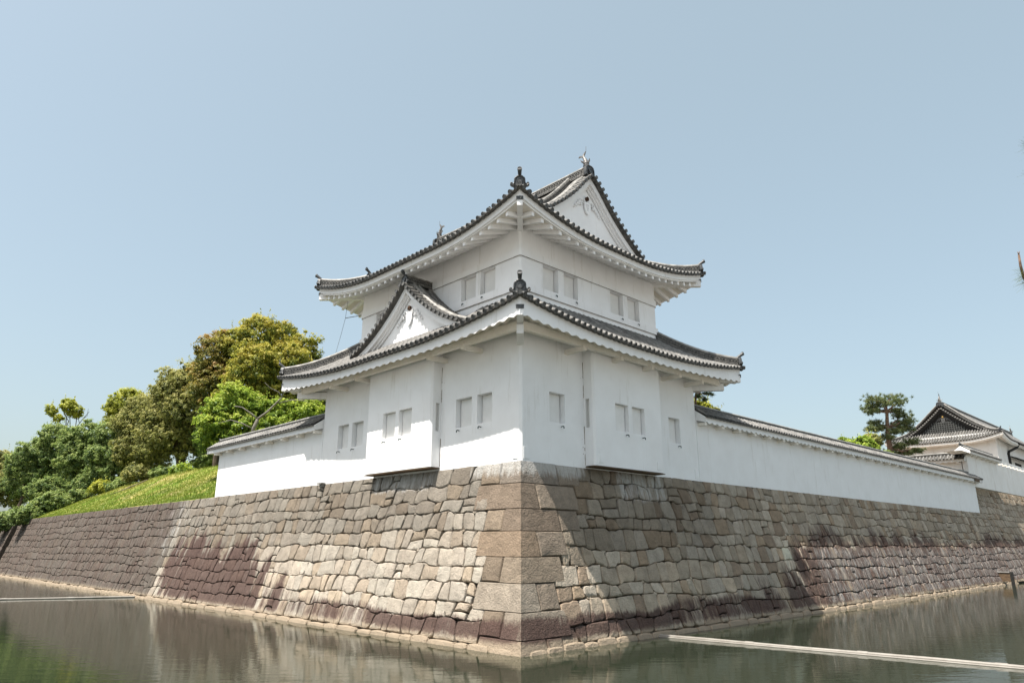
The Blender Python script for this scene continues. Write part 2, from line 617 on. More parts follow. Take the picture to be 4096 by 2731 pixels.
def stain_at(side, s, h):
    """(purple, white, cream) amounts of the marks left by water on the stones"""
    hh = h - WZ
    p = w_ = 0.0
    n = 0.55 * vnoise(s * 0.45, 3) + 0.45 * vnoise(s * 1.3 + h * 0.7, 4)
    if side == 'L':
        e = 1 - ((s - 25.0 - 0.9 * (hh - 2)) / 9.2) ** 2 - ((hh - 1.2) / 3.1) ** 2
        n2 = vnoise(s * 2.1 + 40, 8) * 0.6 + vnoise(s * 5.3 + h * 0.4, 9) * 0.4
        p = sstep(-0.35, 0.75, e + (n - 0.5) * 0.9 + (n2 - 0.5) * 1.1)
        p = max(p, sstep(1.25, 0.75, hh + (n - 0.5) * 0.7) * sstep(18, 12, s) * sstep(-2.6, -1.5, s) * (0.45 + 0.75 * n))
        if s > 32.5:
            p = max(p, 0.40 * sstep(33, 36, s) + 0.10 * n)
        w_ = sstep(30, 33.5, s + (n - 0.5) * 3) * sstep(40, 34.5, s + (n - 0.5) * 3) * sstep(0.8, 3.4, hh + (n - 0.5)) * 0.62
        w_ = max(w_, sstep(26, 29.5, s) * sstep(37, 34, s) * sstep(3.6, 4.7, hh + (n - 0.5)) * 0.5)
        w_ = max(w_, sstep(5.5, 6.3, hh) * sstep(3.4, 2.4, s) * 0.85, sstep(5.3, 5.9, hh) * sstep(4.5, 5.5, s) * sstep(10.5, 9.5, s) * 0.75)
    else:
        n2 = vnoise(s * 1.7 + 11, 8) * 0.5 + vnoise(s * 4.6 + h * 0.9, 9) * 0.5
        p = sstep(14.5, 21, s + (n - 0.5) * 7 - (hh - 2.0) * 1.2) * sstep(5.2, 3.2, hh + (n - 0.5) * 1.6 + (n2 - 0.5) * 1.6) * (0.48 + 0.70 * n2)
        p = max(p, sstep(1.35, 0.85, hh + (n - 0.5) * 0.7) * sstep(20, 15, s) * (0.55 + 0.6 * n))
        w_ = sstep(5.6, 6.3, hh) * sstep(4.4, 3.2, s) * 0.9
        w_ = max(w_, sstep(4.9, 5.5, hh) * sstep(5.2, 6.0, s) * sstep(9.8, 9.0, s) * 0.72)
        w_ = max(w_, sstep(18, 24, s) * sstep(4.2, 3.0, hh) * 0.62)
    c = sstep(0.42, 0.16, hh)
    return p * (1 - 0.85 * c), w_ * (1 - c), c


PAL_L = [(0.371, 0.325, 0.269), (0.355, 0.31, 0.258), (0.396, 0.35, 0.293), (0.36, 0.31, 0.254), (0.411, 0.37, 0.313), (0.38, 0.33, 0.273), (0.371, 0.33, 0.278), (0.386, 0.325, 0.258), (0.401, 0.36, 0.302), (0.385, 0.315, 0.24), (0.339, 0.28, 0.219)]
PAL_R = [(0.363, 0.31, 0.244), (0.317, 0.265, 0.204), (0.408, 0.35, 0.28), (0.261, 0.2, 0.147), (0.363, 0.295, 0.222), (0.339, 0.295, 0.24), (0.295, 0.225, 0.159), (0.351, 0.3, 0.24), (0.385, 0.33, 0.266), (0.329, 0.275, 0.213), (0.282, 0.235, 0.181)]


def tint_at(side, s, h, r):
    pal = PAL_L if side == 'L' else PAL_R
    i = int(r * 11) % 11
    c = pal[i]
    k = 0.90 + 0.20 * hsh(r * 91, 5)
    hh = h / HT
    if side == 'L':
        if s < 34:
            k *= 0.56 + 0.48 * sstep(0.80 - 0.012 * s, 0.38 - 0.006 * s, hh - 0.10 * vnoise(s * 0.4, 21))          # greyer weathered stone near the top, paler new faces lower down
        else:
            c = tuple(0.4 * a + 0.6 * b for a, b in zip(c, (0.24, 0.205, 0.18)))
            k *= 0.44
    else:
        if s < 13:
            k *= 0.74 + 0.52 * sstep(0.62, 0.30, hh)  # browner stone above by the corner; lower stones paled to carry sunlight
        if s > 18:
            k *= 1.0 + 0.5 * sstep(0.66, 0.5, hh)  # sunlight below the fence shadow put into the stone colour
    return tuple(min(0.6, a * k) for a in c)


def stone_mesh_data(side, outline, mp, tint, seed, bulge=0.05, gap=0.02):
    """one stone: back ring, arris ring, shoulder ring, face ring, middle"""
    n = len(outline)
    cs = sum(p[0] for p in outline) / n
    ch = sum(p[1] for p in outline) / n
    rad = min(max(p[0] for p in outline) - cs, max(p[1] for p in outline) - ch)
    pr = (hsh(seed, 1) - 0.4) * 0.04
    tilt_s, tilt_h = (hsh(seed, 2) - 0.5) * 0.09, (hsh(seed, 3) - 0.5) * 0.07
    rings = []
    for inset, dep in ((0.0, -0.20), (0.0, -0.018), (0.014, 0.008), (0.050, bulge * 0.8), (rad * 0.55, bulge)):
        ring = []
        for k, (s, h) in enumerate(outline):
            dx, dh = cs - s, ch - h
            l = math.hypot(dx, dh) + 1e-6
            t = min(0.8, inset / l)
            ss, h2 = s + dx * t, h + dh * t
            d = dep
            if dep > 0:
                d += pr + tilt_s * (ss - cs) + tilt_h * (h2 - ch) + (hsh(seed, k, dep * 100) - 0.5) * 0.026
            ring.append((ss, h2, d))
        rings.append(ring)
    pts = [q for r in rings for q in r] + [(cs, ch, bulge * 1.05 + pr)]
    fs = []
    for i in range(4):
        for k in range(n):
            k2 = (k + 1) % n
            fs.append((i * n + k, i * n + k2, (i + 1) * n + k2, (i + 1) * n + k))
    c = len(pts) - 1
    for k in range(n):
        fs.append((4 * n + k, 4 * n + (k + 1) % n, c))
    if side == 'L':
        fs = [f[::-1] for f in fs]
    vs = [mp(*q) for q in pts]
    st = [(q[0], q[1], hsh(seed, 9) * 7) for q in pts]
    sn = [stain_at(side, q[0], q[1]) for q in pts]
    return vs, fs, [tint] * len(pts), sn, st


class Stones:
    def __init__(self):
        self.v, self.f, self.t, self.s, self.st = [], [], [], [], []

    def add(self, d):
        b = len(self.v)
        self.v += d[0]
        self.f += [tuple(i + b for i in f) for f in d[1]]
        self.t += d[2]
        self.s += d[3]
        self.st += d[4]

    def build(self, name, parent, kind=None, smooth=True, label=None):
        o = origin(parent)
        me = bpy.data.meshes.new(name)
        me.from_pydata([(p[0] - o.x, p[1] - o.y, p[2] - o.z) for p in self.v], [], self.f)
        me.materials.append(M['stone'])
        for nm, dat in (('tint', self.t), ('stain', self.s), ('st', self.st)):
            a = me.attributes.new(nm, 'FLOAT_VECTOR', 'POINT')
            a.data.foreach_set('vector', np.array(dat, dtype=np.float32).ravel())
        if smooth:
            me.polygons.foreach_set('use_smooth', [True] * len(me.polygons))
            try:
                me.set_sharp_from_angle(angle=math.radians(20))
            except Exception:
                pass
        me.update()
        return link(name, me, parent, kind, label)


def stepn(x, seed):
    """blocky noise: level runs about a stone long with short ramps between"""
    x = x / 0.78
    i = math.floor(x)
    f = x - i
    f = sstep(0.32, 0.68, f)
    return hsh(i, seed) * (1 - f) + hsh(i + 1, seed) * f - 0.5


def stone_field(side, s_end, seed, s_start_fn, h0, h1, ncourse, mp=None, ht=HT, wscale=1.0):
    """irregular courses of fitted stones; returns a list of (distance, mesh data)"""
    rng = random.Random(seed)
    mp = mp or face_map(side)
    out = []
    ch = (h1 - h0) / ncourse

    def bound(k):
        if k == 0:
            return lambda s: h0
        if k == ncourse:
            return lambda s: h1
        return lambda s: h0 + k * ch + stepn(s, seed + k * 7) * 0.15 + (vnoise(s * 0.20, seed + k * 13 + 1) - 0.5) * 0.24
    for k in range(ncourse):
        hb, ht_ = bound(k), bound(k + 1)
        s = min(s_start_fn(h0 + (k + q) * ch) for q in (0.05, 0.25, 0.5, 0.75, 0.95))
        first = True
        lean = 0.0
        while s < s_end:
            wdt = rng.choice([0.50, 0.58, 0.64, 0.70, 0.76, 0.84, 0.95, 1.22]) * (0.88 + 0.24 * rng.random()) * wscale
            if s + wdt > s_end - 0.3:
                wdt = s_end - s + 0.02
            lean2 = (rng.random() - 0.5) * 0.20
            sl, sr = s, s + wdt
            b0, b1 = sl - lean, sr - lean2
            t0, t1 = sl + lean, sr + lean2
            if first:
                lean = 0
            nb = 4
            pts = []
            for i in range(nb + 1):
                q = b0 + (b1 - b0) * i / nb
                pts.append([q, hb(q)])
            for i in range(1, 3):
                t = i / 3
                pts.append([b1 + (t1 - b1) * t, hb(b1) + (ht_(t1) - hb(b1)) * t])
            for i in range(nb + 1):
                q = t1 + (t0 - t1) * i / nb
                pts.append([q, ht_(q)])
            for i in range(1, 3):
                t = i / 3
                pts.append([t0 + (b0 - t0) * t, ht_(t0) + (hb(b0) - ht_(t0)) * t])
            groups = [pts]
            if rng.random() < 0.07 and ht_(0.5 * (t0 + t1)) - hb(0.5 * (b0 + b1)) > 0.5:
                t = 0.38 + 0.26 * rng.random()                     # two low stones one above the other
                ya, yb = hb(b0) + (ht_(t0) - hb(b0)) * t, hb(b1) + (ht_(t1) - hb(b1)) * (t + 0.12 * (rng.random() - 0.5))
                la, lb = b0 + (t0 - b0) * t, b1 + (t1 - b1) * t
                ymid = 0.5 * (ya + yb) + (rng.random() - 0.5) * 0.06
                cut = [[lb, yb], [0.5 * (la + lb), ymid], [la, ya]]
                groups = [pts[:nb + 1] + cut, [list(q) for q in reversed(cut)] + pts[nb + 3:2 * nb + 4]]
            sd = rng.random() * 1000
            for gi, pp in enumerate(groups):
                cs = sum(p[0] for p in pp) / len(pp)
                cc = sum(p[1] for p in pp) / len(pp)
                m_ = len(pp)
                gap = 0.004 + 0.008 * rng.random()
                ol = []
                for i, p in enumerate(pp):
                    q0, q1 = pp[i - 1], pp[(i + 1) % m_]
                    ax, ay, bx, by = p[0] - q0[0], p[1] - q0[1], q1[0] - p[0], q1[1] - p[1]
                    turn = abs(math.atan2(ax * by - ay * bx, ax * bx + ay * by))
                    dx, dh = cs - p[0], cc - p[1]
                    l = math.hypot(dx, dh) + 1e-6
                    g_ = gap + rng.random() * rng.random() * 0.018
                    if turn > 0.8:
                        g_ += 0.010 + rng.random() ** 2 * 0.10
                    ol.append((p[0] + dx / l * g_ + (rng.random() - 0.5) * 0.016, p[1] + dh / l * g_ + (rng.random() - 0.5) * 0.016))
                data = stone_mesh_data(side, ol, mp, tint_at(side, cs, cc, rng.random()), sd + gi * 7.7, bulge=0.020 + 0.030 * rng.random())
                dist = math.dist(data[0][-1], CAM)
                out.append((dist, data))
            # small wedge stones driven into open joints
            if rng.random() < 0.34 and k < ncourse - 1:
                cx, chh = t1, ht_(t1)
                r1 = 0.04 + 0.06 * rng.random()
                ol = [(cx + r1 * 1.4 * math.cos(a) * (0.8 + 0.4 * rng.random()), chh + r1 * math.sin(a)) for a in [i * 2 * math.pi / 7 for i in range(7)]]
                out.append((dist + 400, stone_mesh_data(side, ol, mp, tint_at(side, cs, cc, rng.random()), sd + 1, bulge=0.0)))
            s += wdt
            lean = lean2
            first = False
    return out


def footing(side, s0, s1, seed, mp):
    """low pale footing stones at the water line"""
    rng = random.Random(seed)
    out = []
    s = s0
    while s < s1:
        wd = 0.7 + 1.1 * rng.random()
        top = WZ + 0.11 + 0.10 * rng.random()
        pts = [(s, -0.5), (s + wd * 0.5, -0.5), (s + wd, -0.5), (s + wd, -0.1), (s + wd - 0.02, top - 0.10), (s + wd - 0.07, top - 0.02), (s + wd * 0.66, top + 0.015),
               (s + wd * 0.33, top + 0.01), (s + 0.07, top - 0.02), (s + 0.02, top - 0.10), (s, -0.1)]
        kk = 0.8 + 0.3 * rng.random()
        data = stone_mesh_data(side, pts, mp, (0.30 * kk, 0.25 * kk, 0.195 * kk), rng.random() * 999, bulge=0.045)
        out.append((math.dist(data[0][-1], CAM), data))
        s += wd + 0.012
    return out


def quoin(k):
    """one dressed corner stone: a face on each side meeting in a crisp arris"""
    S = Stones()
    z1, z0 = QZ[k], QZ[k + 1]
    tl = [(0.215, 0.180, 0.148), (0.205, 0.160, 0.122), (0.195, 0.152, 0.116), (0.245, 0.185, 0.133), (0.25, 0.202, 0.153), (0.30, 0.255, 0.205), (0.29, 0.245, 0.195), (0.30, 0.24, 0.18)][k]
    g_ = 0.005
    zz = [z0 + g_, z0 + 0.022, z0 + (z1 - z0) * 0.35, z0 + (z1 - z0) * 0.68, z1 - 0.022, z1 - g_]
    dp = [0.022, 0.055, 0.062, 0.060, 0.055, 0.022 if k else 0.05]
    for side, tab in (('L', QL), ('R', QR)):
        e = tab[k]
        rows = []
        for z, d in zip(zz, dp):
            o = off(z)
            row = []
            for t in (0.0, 0.04, 0.35, 0.7, 0.965, 1.0):
                s = -o - (d * 0.96) + (e - g_ + o + d * 0.96) * t
                dd = d - (0.06 if t == 1.0 else 0) + (hsh(k, z, t) - 0.5) * 0.012 * (0 < t < 1)
                row.append((s, z, dd))
            rows.append(row)
        mp = face_map(side)
        pts = [q for r in rows for q in r]
        # the arris must coincide on both faces: no height shift there
        vs = []
        for r, z, d in zip(rows, zz, dp):
            for i, q in enumerate(r):
                o = off(z) + q[2] * 0.96
                vs.append((-o, q[0], z) if side == 'L' else (q[0], -o, z))
        n = 6
        fs = []
        for i in range(5):
            for j in range(5):
                f = (i * n + j, i * n + j + 1, (i + 1) * n + j + 1, (i + 1) * n + j)
                fs.append(f[::-1] if side == 'L' else f)
        S.add((vs, fs, [tl] * len(vs), [stain_at(side, q[0], q[1]) for q in pts], [(q[0], q[1], k) for q in pts]))
    return S


def dressed(side, k):
    """the squared stone beside a corner stone"""
    a, b = (QL[k], Q2L[k]) if side == 'L' else (QR[k], Q2R[k])
    if b - a < 0.2:
        return None
    z1, z0 = QZ[k], QZ[k + 1]
    pts = []
    for (s, z) in ((a, z0), (a + (b - a) * 0.33, z0), (a + (b - a) * 0.66, z0), (b, z0), (b + 0.04, z0 + (z1 - z0) * 0.4), (b, z1), (a + (b - a) * 0.66, z1), (a + (b - a) * 0.33, z1), (a, z1), (a, z0 + (z1 - z0) * 0.5)):
        pts.append((s + (0.012 if s == a else -0.012 if s >= b else 0), z + (0.01 if z == z0 else -0.01 if z == z1 else 0)))
    # follow the batter with the near edge of the joint
    tint = (0.225, 0.178, 0.133) if side == 'L' else (0.24, 0.195, 0.152)
    tint = tuple(c * (0.88 + 0.25 * hsh(k, 3 if side == 'L' else 8)) for c in tint)
    return stone_mesh_data(side, pts, face_map(side), tint, k * 3.3 + (0 if side == 'L' else 50), bulge=0.055)


def backing(side, s1, ht, parent, name='core', s0=None, mp=None, sblock=None):
    b = MB()
    n = 14
    mp = mp or face_map(side)
    rows = []
    for i in range(n + 1):
        h = -0.6 + (ht + 0.6 - 0.02) * i / n
        o = off(h)
        a = -o + 0.16 if s0 is None else s0
        rows.append([mp(a, h, -0.17), mp(s1, h, -0.17)])
    rows.append([tuple(Vector(rows[-1][0]) + (Vector((1.6, 0, 0)) if side == 'L' else Vector((0, 1.6, 0)))),
                 tuple(Vector(rows[-1][1]) + (Vector((1.6, 0, 0)) if side == 'L' else Vector((0, 1.6, 0))))])
    b.grid(rows, flip=(side == 'L'))
    b.build(name, M['backing'], parent)


def make_wall(side, s_end, seed, thing):
    tab = Q2L if side == 'L' else Q2R
    fld = stone_field(side, s_end, seed, lambda h: ext(tab, h), WZ + 0.16, HT, 10)
    foot = footing(side, -BAT - 0.1 + (0.5 if side == 'L' else 0.45), s_end, seed + 5,
                   (lambda s, h, d: (-off(h) - 0.06 - d, s, h)) if side == 'L' else (lambda s, h, d: (s, -off(h) - 0.06 - d, h)))
    near = sorted(fld, key=lambda q: q[0])
    for d, data in near[:268]:
        S = Stones()
        S.add(data)
        S.build('stone', thing)
    S = Stones()
    for d, data in near[268:]:
        S.add(data)
    S.build('far_stones', thing, kind='stuff')
    foot.sort(key=lambda q: q[0])
    for d, data in foot[:40]:
        S = Stones()
        S.add(data)
        S.build('footing_stone', thing)
    S = Stones()
    for d, data in foot[40:]:
        S.add(data)
    S.build('far_footing_stones', thing, kind='stuff')
    for k in range(8):
        ds = dressed(side, k)
        if ds is None:
            continue
        S = Stones()
        S.add(ds)
        S.build('dressed_stone', thing)
    backing(side, s_end, HT, thing)


wall_l = empty('stone_wall', (-BAT, 20, 0), 'battered sunlit stone moat wall left of the corner, with purple stains, grass above its far half', 'stone wall')
make_wall('L', 90.0, 11, wall_l)
for k in range(8):
    quoin(k).build('corner_stone', wall_l)
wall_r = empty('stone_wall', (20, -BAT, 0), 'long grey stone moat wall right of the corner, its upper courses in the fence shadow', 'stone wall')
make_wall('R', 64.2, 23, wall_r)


# the higher stone wall under the gatehouse, in line with the right-hand wall
def mp_gate(s, h, d):
    o = 1.9 * max(0.0, (9.30 - h) / HT) ** 1.12
    return (s, -o + 0.76 - d * 0.96, h + d * 0.27)


wall_g = empty('stone_wall', (82, 0, 0), 'distant higher stone wall carrying the gatehouse at the right edge', 'stone wall')
fld = stone_field('R', 110, 41, lambda h: 64.3, WZ + 0.1, 9.30, 14, mp=mp_gate)
fld.sort(key=lambda q: q[0])
for d, data in fld[:220]:
    S = Stones()
    S.add(data)
    S.build('stone', wall_g)
S = Stones()
for d, data in fld[220:]:
    S.add(data)
S.build('far_stones', wall_g, kind='stuff')
b = MB()
rows = [[mp_gate(64.1, h, -0.17), mp_gate(110, h, -0.17)] for h in [-0.6 + 9.88 * i / 14 for i in range(15)]]
rows.append([(64.1, 2.4, 9.28), (110, 2.4, 9.28)])
b.grid(rows)
b.quad(mp_gate(64.1, -0.5, -0.17), (64.1, 2.4, -0.5), (64.1, 2.4, 9.28), mp_gate(64.1, 9.28, -0.17))
b.build('core', M['backing'], wall_g)

# far left: the wall steps out at the end of the moat
wall_f = empty('stone_wall', (-3, 95, 0), 'far stone wall stepping forward beyond the dark joint at the left edge', 'stone wall')


def mp_far(s, h, d):
    return (-off(h) - 0.5 - d * 0.96, s, h + d * 0.27)


fld = stone_field('L', 125, 57, lambda h: 90.2, WZ + 0.1, HT + 0.1, 10, mp=mp_far)
fld.sort(key=lambda q: q[0])
for d, data in fld[:200]:
    S = Stones()
    S.add(data)
    S.build('stone', wall_f)
S = Stones()
for d, data in fld[200:]:
    S.add(data)
S.build('far_stones', wall_f, kind='stuff')
backing('L', 125, HT, wall_f, s0=90.2, mp=mp_far)
b = MB()
b.quad((-2.5, 90.1, -0.5), (1.0, 90.1, -0.5), (1.0, 90.1, HT), (-0.4, 90.1, HT))
b.build('return_face', M['backing'], wall_f)
# ------------------------------------------------------------------ tiled roofs
PITCHT = 0.335


class Roof:
    def __init__(self, x0, x1, y0, y1, zm, K, R, g, Dl):
        self.x0, self.x1, self.y0, self.y1, self.zm, self.K, self.R, self.g, self.Dl = x0, x1, y0, y1, zm, K, R, g, Dl

    def L(self, side):
        return (self.x1 - self.x0) if side in 'FB' else (self.y1 - self.y0)

    def lift(self, side, s, d=0.0):
        c = max(0.0, min(s, self.L(side) - s))
        return self.K * max(0.0, 1 - c / self.R) ** 2 * max(0.0, 1 - d / self.Dl) ** 1.3

    def xy(self, side, s, d):
        return {'F': (self.x0 + s, self.y0 + d), 'L': (self.x0 + d, self.y0 + s),
                'B': (self.x0 + s, self.y1 - d), 'K': (self.x1 - d, self.y0 + s)}[side]

    def p(self, side, s, d, dz=0.0):
        x, y = self.xy(side, s, d)
        return Vector((x, y, self.zm + self.g(max(d, 0.0)) + min(d, 0) * 0.5 + self.lift(side, s, max(d, 0)) + dz))

    def e(self, side):
        return Vector((1, 0, 0)) if side in 'FB' else Vector((0, 1, 0))

    def inn(self, side):
        return {'F': Vector((0, 1, 0)), 'L': Vector((1, 0, 0)), 'B': Vector((0, -1, 0)), 'K': Vector((-1, 0, 0))}[side]


def tile_row(mb, path, e, r=0.088, mt=0, md=1, disc=True, tl=0.30, arc=7):
    """a course of half-round tiles climbing along path (first point at the eave)"""
    path = [Vector(p) for p in path]
    # resample in tile lengths
    acc = [0.0]
    for a, b in zip(path, path[1:]):
        acc.append(acc[-1] + (b - a).length)
    tot = acc[-1]

    def at(t):
        t = max(0.0, min(tot, t))
        for i in range(len(path) - 1):
            if t <= acc[i + 1] + 1e-9:
                k = (t - acc[i]) / max(1e-9, acc[i + 1] - acc[i])
                return path[i].lerp(path[i + 1], k)
        return path[-1].copy()
    vs, fs = [], []
    nseg = max(1, int(round(tot / tl)))
    ln = tot / nseg
    first = None
    cnt = 0
    for k in range(nseg):
        for tt, rr in ((k * ln, r), ((k + 1) * ln, r * 0.90)):
            c = at(tt)
            T = (at(tt + 0.05) - at(tt - 0.05)).normalized()
            N_ = e.cross(T)
            if N_.z < 0:
                N_ = -N_
            N_.normalize()
            if first is None:
                first = (c.copy(), T.copy(), N_.copy())
            for j in range(arc):
                a = math.pi * (-0.06 + 1.12 * j / (arc - 1))
                vs.append(c + e * (rr * math.cos(a)) + N_ * (rr * math.sin(a) + 0.012))
        b = cnt * arc
        for j in range(arc - 1):
            fs.append((b + j, b + j + 1, b + arc + j + 1, b + arc + j))
        if k:
            p_ = b - arc
            for j in range(arc - 1):
                fs.append((p_ + j, p_ + j + 1, b + j + 1, b + j))
        cnt += 2
    mb.add(vs, fs, mt)
    if disc:
        c, T, N_ = first
        mb.disc_end(c - T * 0.012 + N_ * 0.0, -T, r * 1.16, n=12, m=md)


def build_rows(roof, side, dtop, parent, name='tile_row', individual=True, smin=0.12, s_rng=None, clip=None):
    L = roof.L(side)
    n = int(round(L / PITCHT))
    pt = L / n
    e = roof.e(side)
    joined = MB()
    ss = []
    for i in range(n):
        s = (i + 0.5) * pt
        if s_rng and not (s_rng[0] <= s <= s_rng[1]):
            continue
        c = min(s, L - s)
        dm = min(dtop(s) if callable(dtop) else dtop, c)
        if dm < smin:
            continue
        k = max(2, int(dm / 0.35) + 1)
        path = [roof.p(side, s, -0.10 + (dm + 0.10) * j / k, 0.05) for j in range(k + 1)]
        if clip is not None:
            segs = clip(s, path)
        else:
            segs = [path]
        for q, pth in enumerate(segs):
            if len(pth) < 2:
                continue
            mb = MB() if individual else joined
            tile_row(mb, pth, e, disc=(q == 0))
            if individual:
                smooth_by_angle(mb.build(name, [M['tile'], M['tile_dark']], parent), 50)
    if not individual and joined.v:
        smooth_by_angle(joined.build('rear_tile_rows', [M['tile'], M['tile_dark']], parent, kind='stuff'), 50)
    # pan tiles: hollow strips between the rows, lapped every 0.24 m, with a lip at the eave
    mb = MB()
    for i in range(n + 1):
        s0, s1 = (i - 0.5) * pt, (i + 0.5) * pt
        s0, s1 = max(0.02, s0), min(L - 0.02, s1)
        sm = 0.5 * (s0 + s1)
        if s_rng and not (s_rng[0] <= sm <= s_rng[1]):
            continue
        c = min(sm, L - sm)
        dm = min(dtop(sm) if callable(dtop) else dtop, max(c, 0.15))
        ns = max(1, int(dm / 0.24))
        rows = []
        for k in range(ns):
            for dd, up in ((k * dm / ns, 0.030), ((k + 1) * dm / ns, 0.012)):
                row = []
                for j in range(5):
                    t = j / 4
                    hol = -0.035 * (1 - (2 * t - 1) ** 2)
                    row.append(roof.p(side, s0 + (s1 - s0) * t, dd - (0.075 if k == 0 and up == 0.03 else 0), up + hol + 0.012))
                rows.append(row)
        mb.grid(rows)
        lip = rows[0]
        mb.grid([[p - Vector((0, 0, 0.035)) for p in lip], lip])
        mb.grid([[p + roof.inn(side) * 0.2 - Vector((0, 0, 0.035)) for p in lip], [p - Vector((0, 0, 0.035)) for p in lip]])
    mb.build('pan_tiles', M['tile_pan'], parent, kind='stuff')


def deck(roof, side, dtop, mb, m=0, dz=-0.03, ns=28, nd=6):
    L = roof.L(side)
    rows = []
    for j in range(nd + 1):
        row = []
        for i in range(ns + 1):
            s = L * i / ns
            c = min(s, L - s)
            d = min((dtop(s) if callable(dtop) else dtop) * j / nd, c) if True else 0
            row.append(roof.p(side, s, d, dz))
        rows.append(row)
    mb.grid(rows, m)


RIDGE_SEC = [(-0.19, 0.0), (-0.19, 0.05), (-0.145, 0.055), (-0.145, 0.155), (-0.17, 0.16), (-0.17, 0.195), (-0.13, 0.20), (-0.13, 0.31), (-0.155, 0.315),
             (-0.155, 0.345), (-0.10, 0.36), (0.10, 0.36), (0.155, 0.345), (0.155, 0.315), (0.13, 0.31), (0.13, 0.20), (0.17, 0.195), (0.17, 0.16), (0.145, 0.155),
             (0.145, 0.055), (0.19, 0.05), (0.19, 0.0)]


def ridge(path, parent, scale=1.0, pattern=True, name='ridge', hscale=1.0):
    """built-up ridge of flat courses with a round cap, rows of small round tiles and arched openwork on both sides"""
    path = [Vector(p) for p in path]
    n = len(path)
    mb, cap = MB(), MB()
    rows = []
    fr = []
    for i, p in enumerate(path):
        t = path[min(i + 1, n - 1)] - path[max(i - 1, 0)]
        u = Vector((t.y, -t.x, 0)).normalized()
        fr.append((p, u, t.normalized()))
        rows.append([p + u * (a * scale) + Vector((0, 0, b * scale * hscale)) for a, b in RIDGE_SEC])
    mb.grid(rows)
    k = len(RIDGE_SEC)
    mb.add(rows[0], [tuple(range(k))])
    mb.add(rows[-1], [tuple(reversed(range(k)))])
    ob = mb.build(name, M['ridge'], parent)
    cap.tube([p + Vector((0, 0, (0.385) * scale * hscale)) for p in path], 0.095 * scale, 10)
    # collars where the cap tiles meet
    acc = 0.0
    for (p, u, t), (p2, u2, t2) in zip(fr, fr[1:]):
        l = (p2 - p).length
        x = 0.3 - acc % 0.3
        while x < l:
            q = p.lerp(p2, x / l) + Vector((0, 0, 0.385 * scale * hscale))
            cap.tube([q - t * 0.018, q + t * 0.018], 0.102 * scale, 10)
            x += 0.3
        acc += l
    smooth_by_angle(cap.build(name + '_cap', M['ridge_top'], parent), 50)
    if pattern:
        pt = MB()
        acc = 0.0
        nxt = 0.08
        tot = sum((b - a).length for a, b in zip(path, path[1:]))
        pos = nxt
        i = 0
        base = 0.0
        while pos < tot - 0.05:
            while i < n - 2 and base + (path[i + 1] - path[i]).length < pos:
                base += (path[i + 1] - path[i]).length
                i += 1
            l = (path[i + 1] - path[i]).length
            p = path[i].lerp(path[i + 1], (pos - base) / l)
            t = (path[i + 1] - path[i]).normalized()
            u = fr[i][1]
            for sg in (-1, 1):
                c = p + u * (sg * 0.148 * scale) + Vector((0, 0, 0.105 * scale * hscale))
                # little round tile
                vs = [c + u * (sg * 0.022) + (t * math.cos(a) + Vector((0, 0, 1)) * math.sin(a)) * 0.043 * scale for a in [q * math.pi / 4 for q in range(8)]]
                vs += [c + (t * math.cos(a) + Vector((0, 0, 1)) * math.sin(a)) * 0.047 * scale for a in [q * math.pi / 4 for q in range(8)]]
                pt.add(vs, [tuple(range(8))] + [(q, (q + 1) % 8, 8 + (q + 1) % 8, 8 + q) for q in range(8)])
            pos += 0.105 * scale
        # arches
        pos = 0.1
        i, base = 0, 0.0
        while pos < tot - 0.1:
            while i < n - 2 and base + (path[i + 1] - path[i]).length < pos:
                base += (path[i + 1] - path[i]).length
                i += 1
            l = (path[i + 1] - path[i]).length
            p = path[i].lerp(path[i + 1], (pos - base) / l)
            t = (path[i + 1] - path[i]).normalized()
            u = fr[i][1]
            for sg in (-1, 1):
                c = p + u * (sg * 0.132 * scale) + Vector((0, 0, 0.205 * scale * hscale))
                R1, R2 = 0.088 * scale, 0.066 * scale
                vs = []
                for a in [q * math.pi / 5 for q in range(6)]:
                    dv = t * math.cos(a) + Vector((0, 0, 1.1 * hscale)) * math.sin(a)
                    vs += [c + dv * R1, c + dv * R1 + u * (sg * 0.03), c + dv * R2 + u * (sg * 0.03), c + dv * R2]
                fs = []
                for q in range(5):
                    for r_ in range(3):
                        fs.append((q * 4 + r_, q * 4 + r_ + 1, q * 4 + 5 + r_, q * 4 + 4 + r_))
                pt.add(vs, fs)
            pos += 0.165 * scale
        pt.build(name + '_openwork', M['tile'], parent, kind='stuff')
    return ob


ONI = [(-0.12, 0.0), (-0.24, -0.02), (-0.36, 0.015), (-0.425, 0.075), (-0.41, 0.14), (-0.365, 0.15), (-0.36, 0.10), (-0.315, 0.075), (-0.27, 0.10), (-0.245, 0.17), (-0.235, 0.34), (-0.205, 0.41),
       (-0.155, 0.43), (-0.13, 0.48), (-0.07, 0.50), (0.07, 0.50), (0.13, 0.48), (0.155, 0.43), (0.205, 0.41), (0.235, 0.34), (0.245, 0.17), (0.27, 0.10), (0.315, 0.075),
       (0.36, 0.10), (0.365, 0.15), (0.41, 0.14), (0.425, 0.075), (0.36, 0.015), (0.24, -0.02), (0.12, 0.0)]
ONI_ARCH = [(-0.30, 0.0), (-0.31, 0.12), (-0.29, 0.36), (-0.24, 0.47), (-0.14, 0.53), (0.14, 0.53), (0.24, 0.47), (0.29, 0.36), (0.31, 0.12), (0.30, 0.0), (0.18, 0.02), (0.14, 0.12), (-0.14, 0.12), (-0.18, 0.02)]


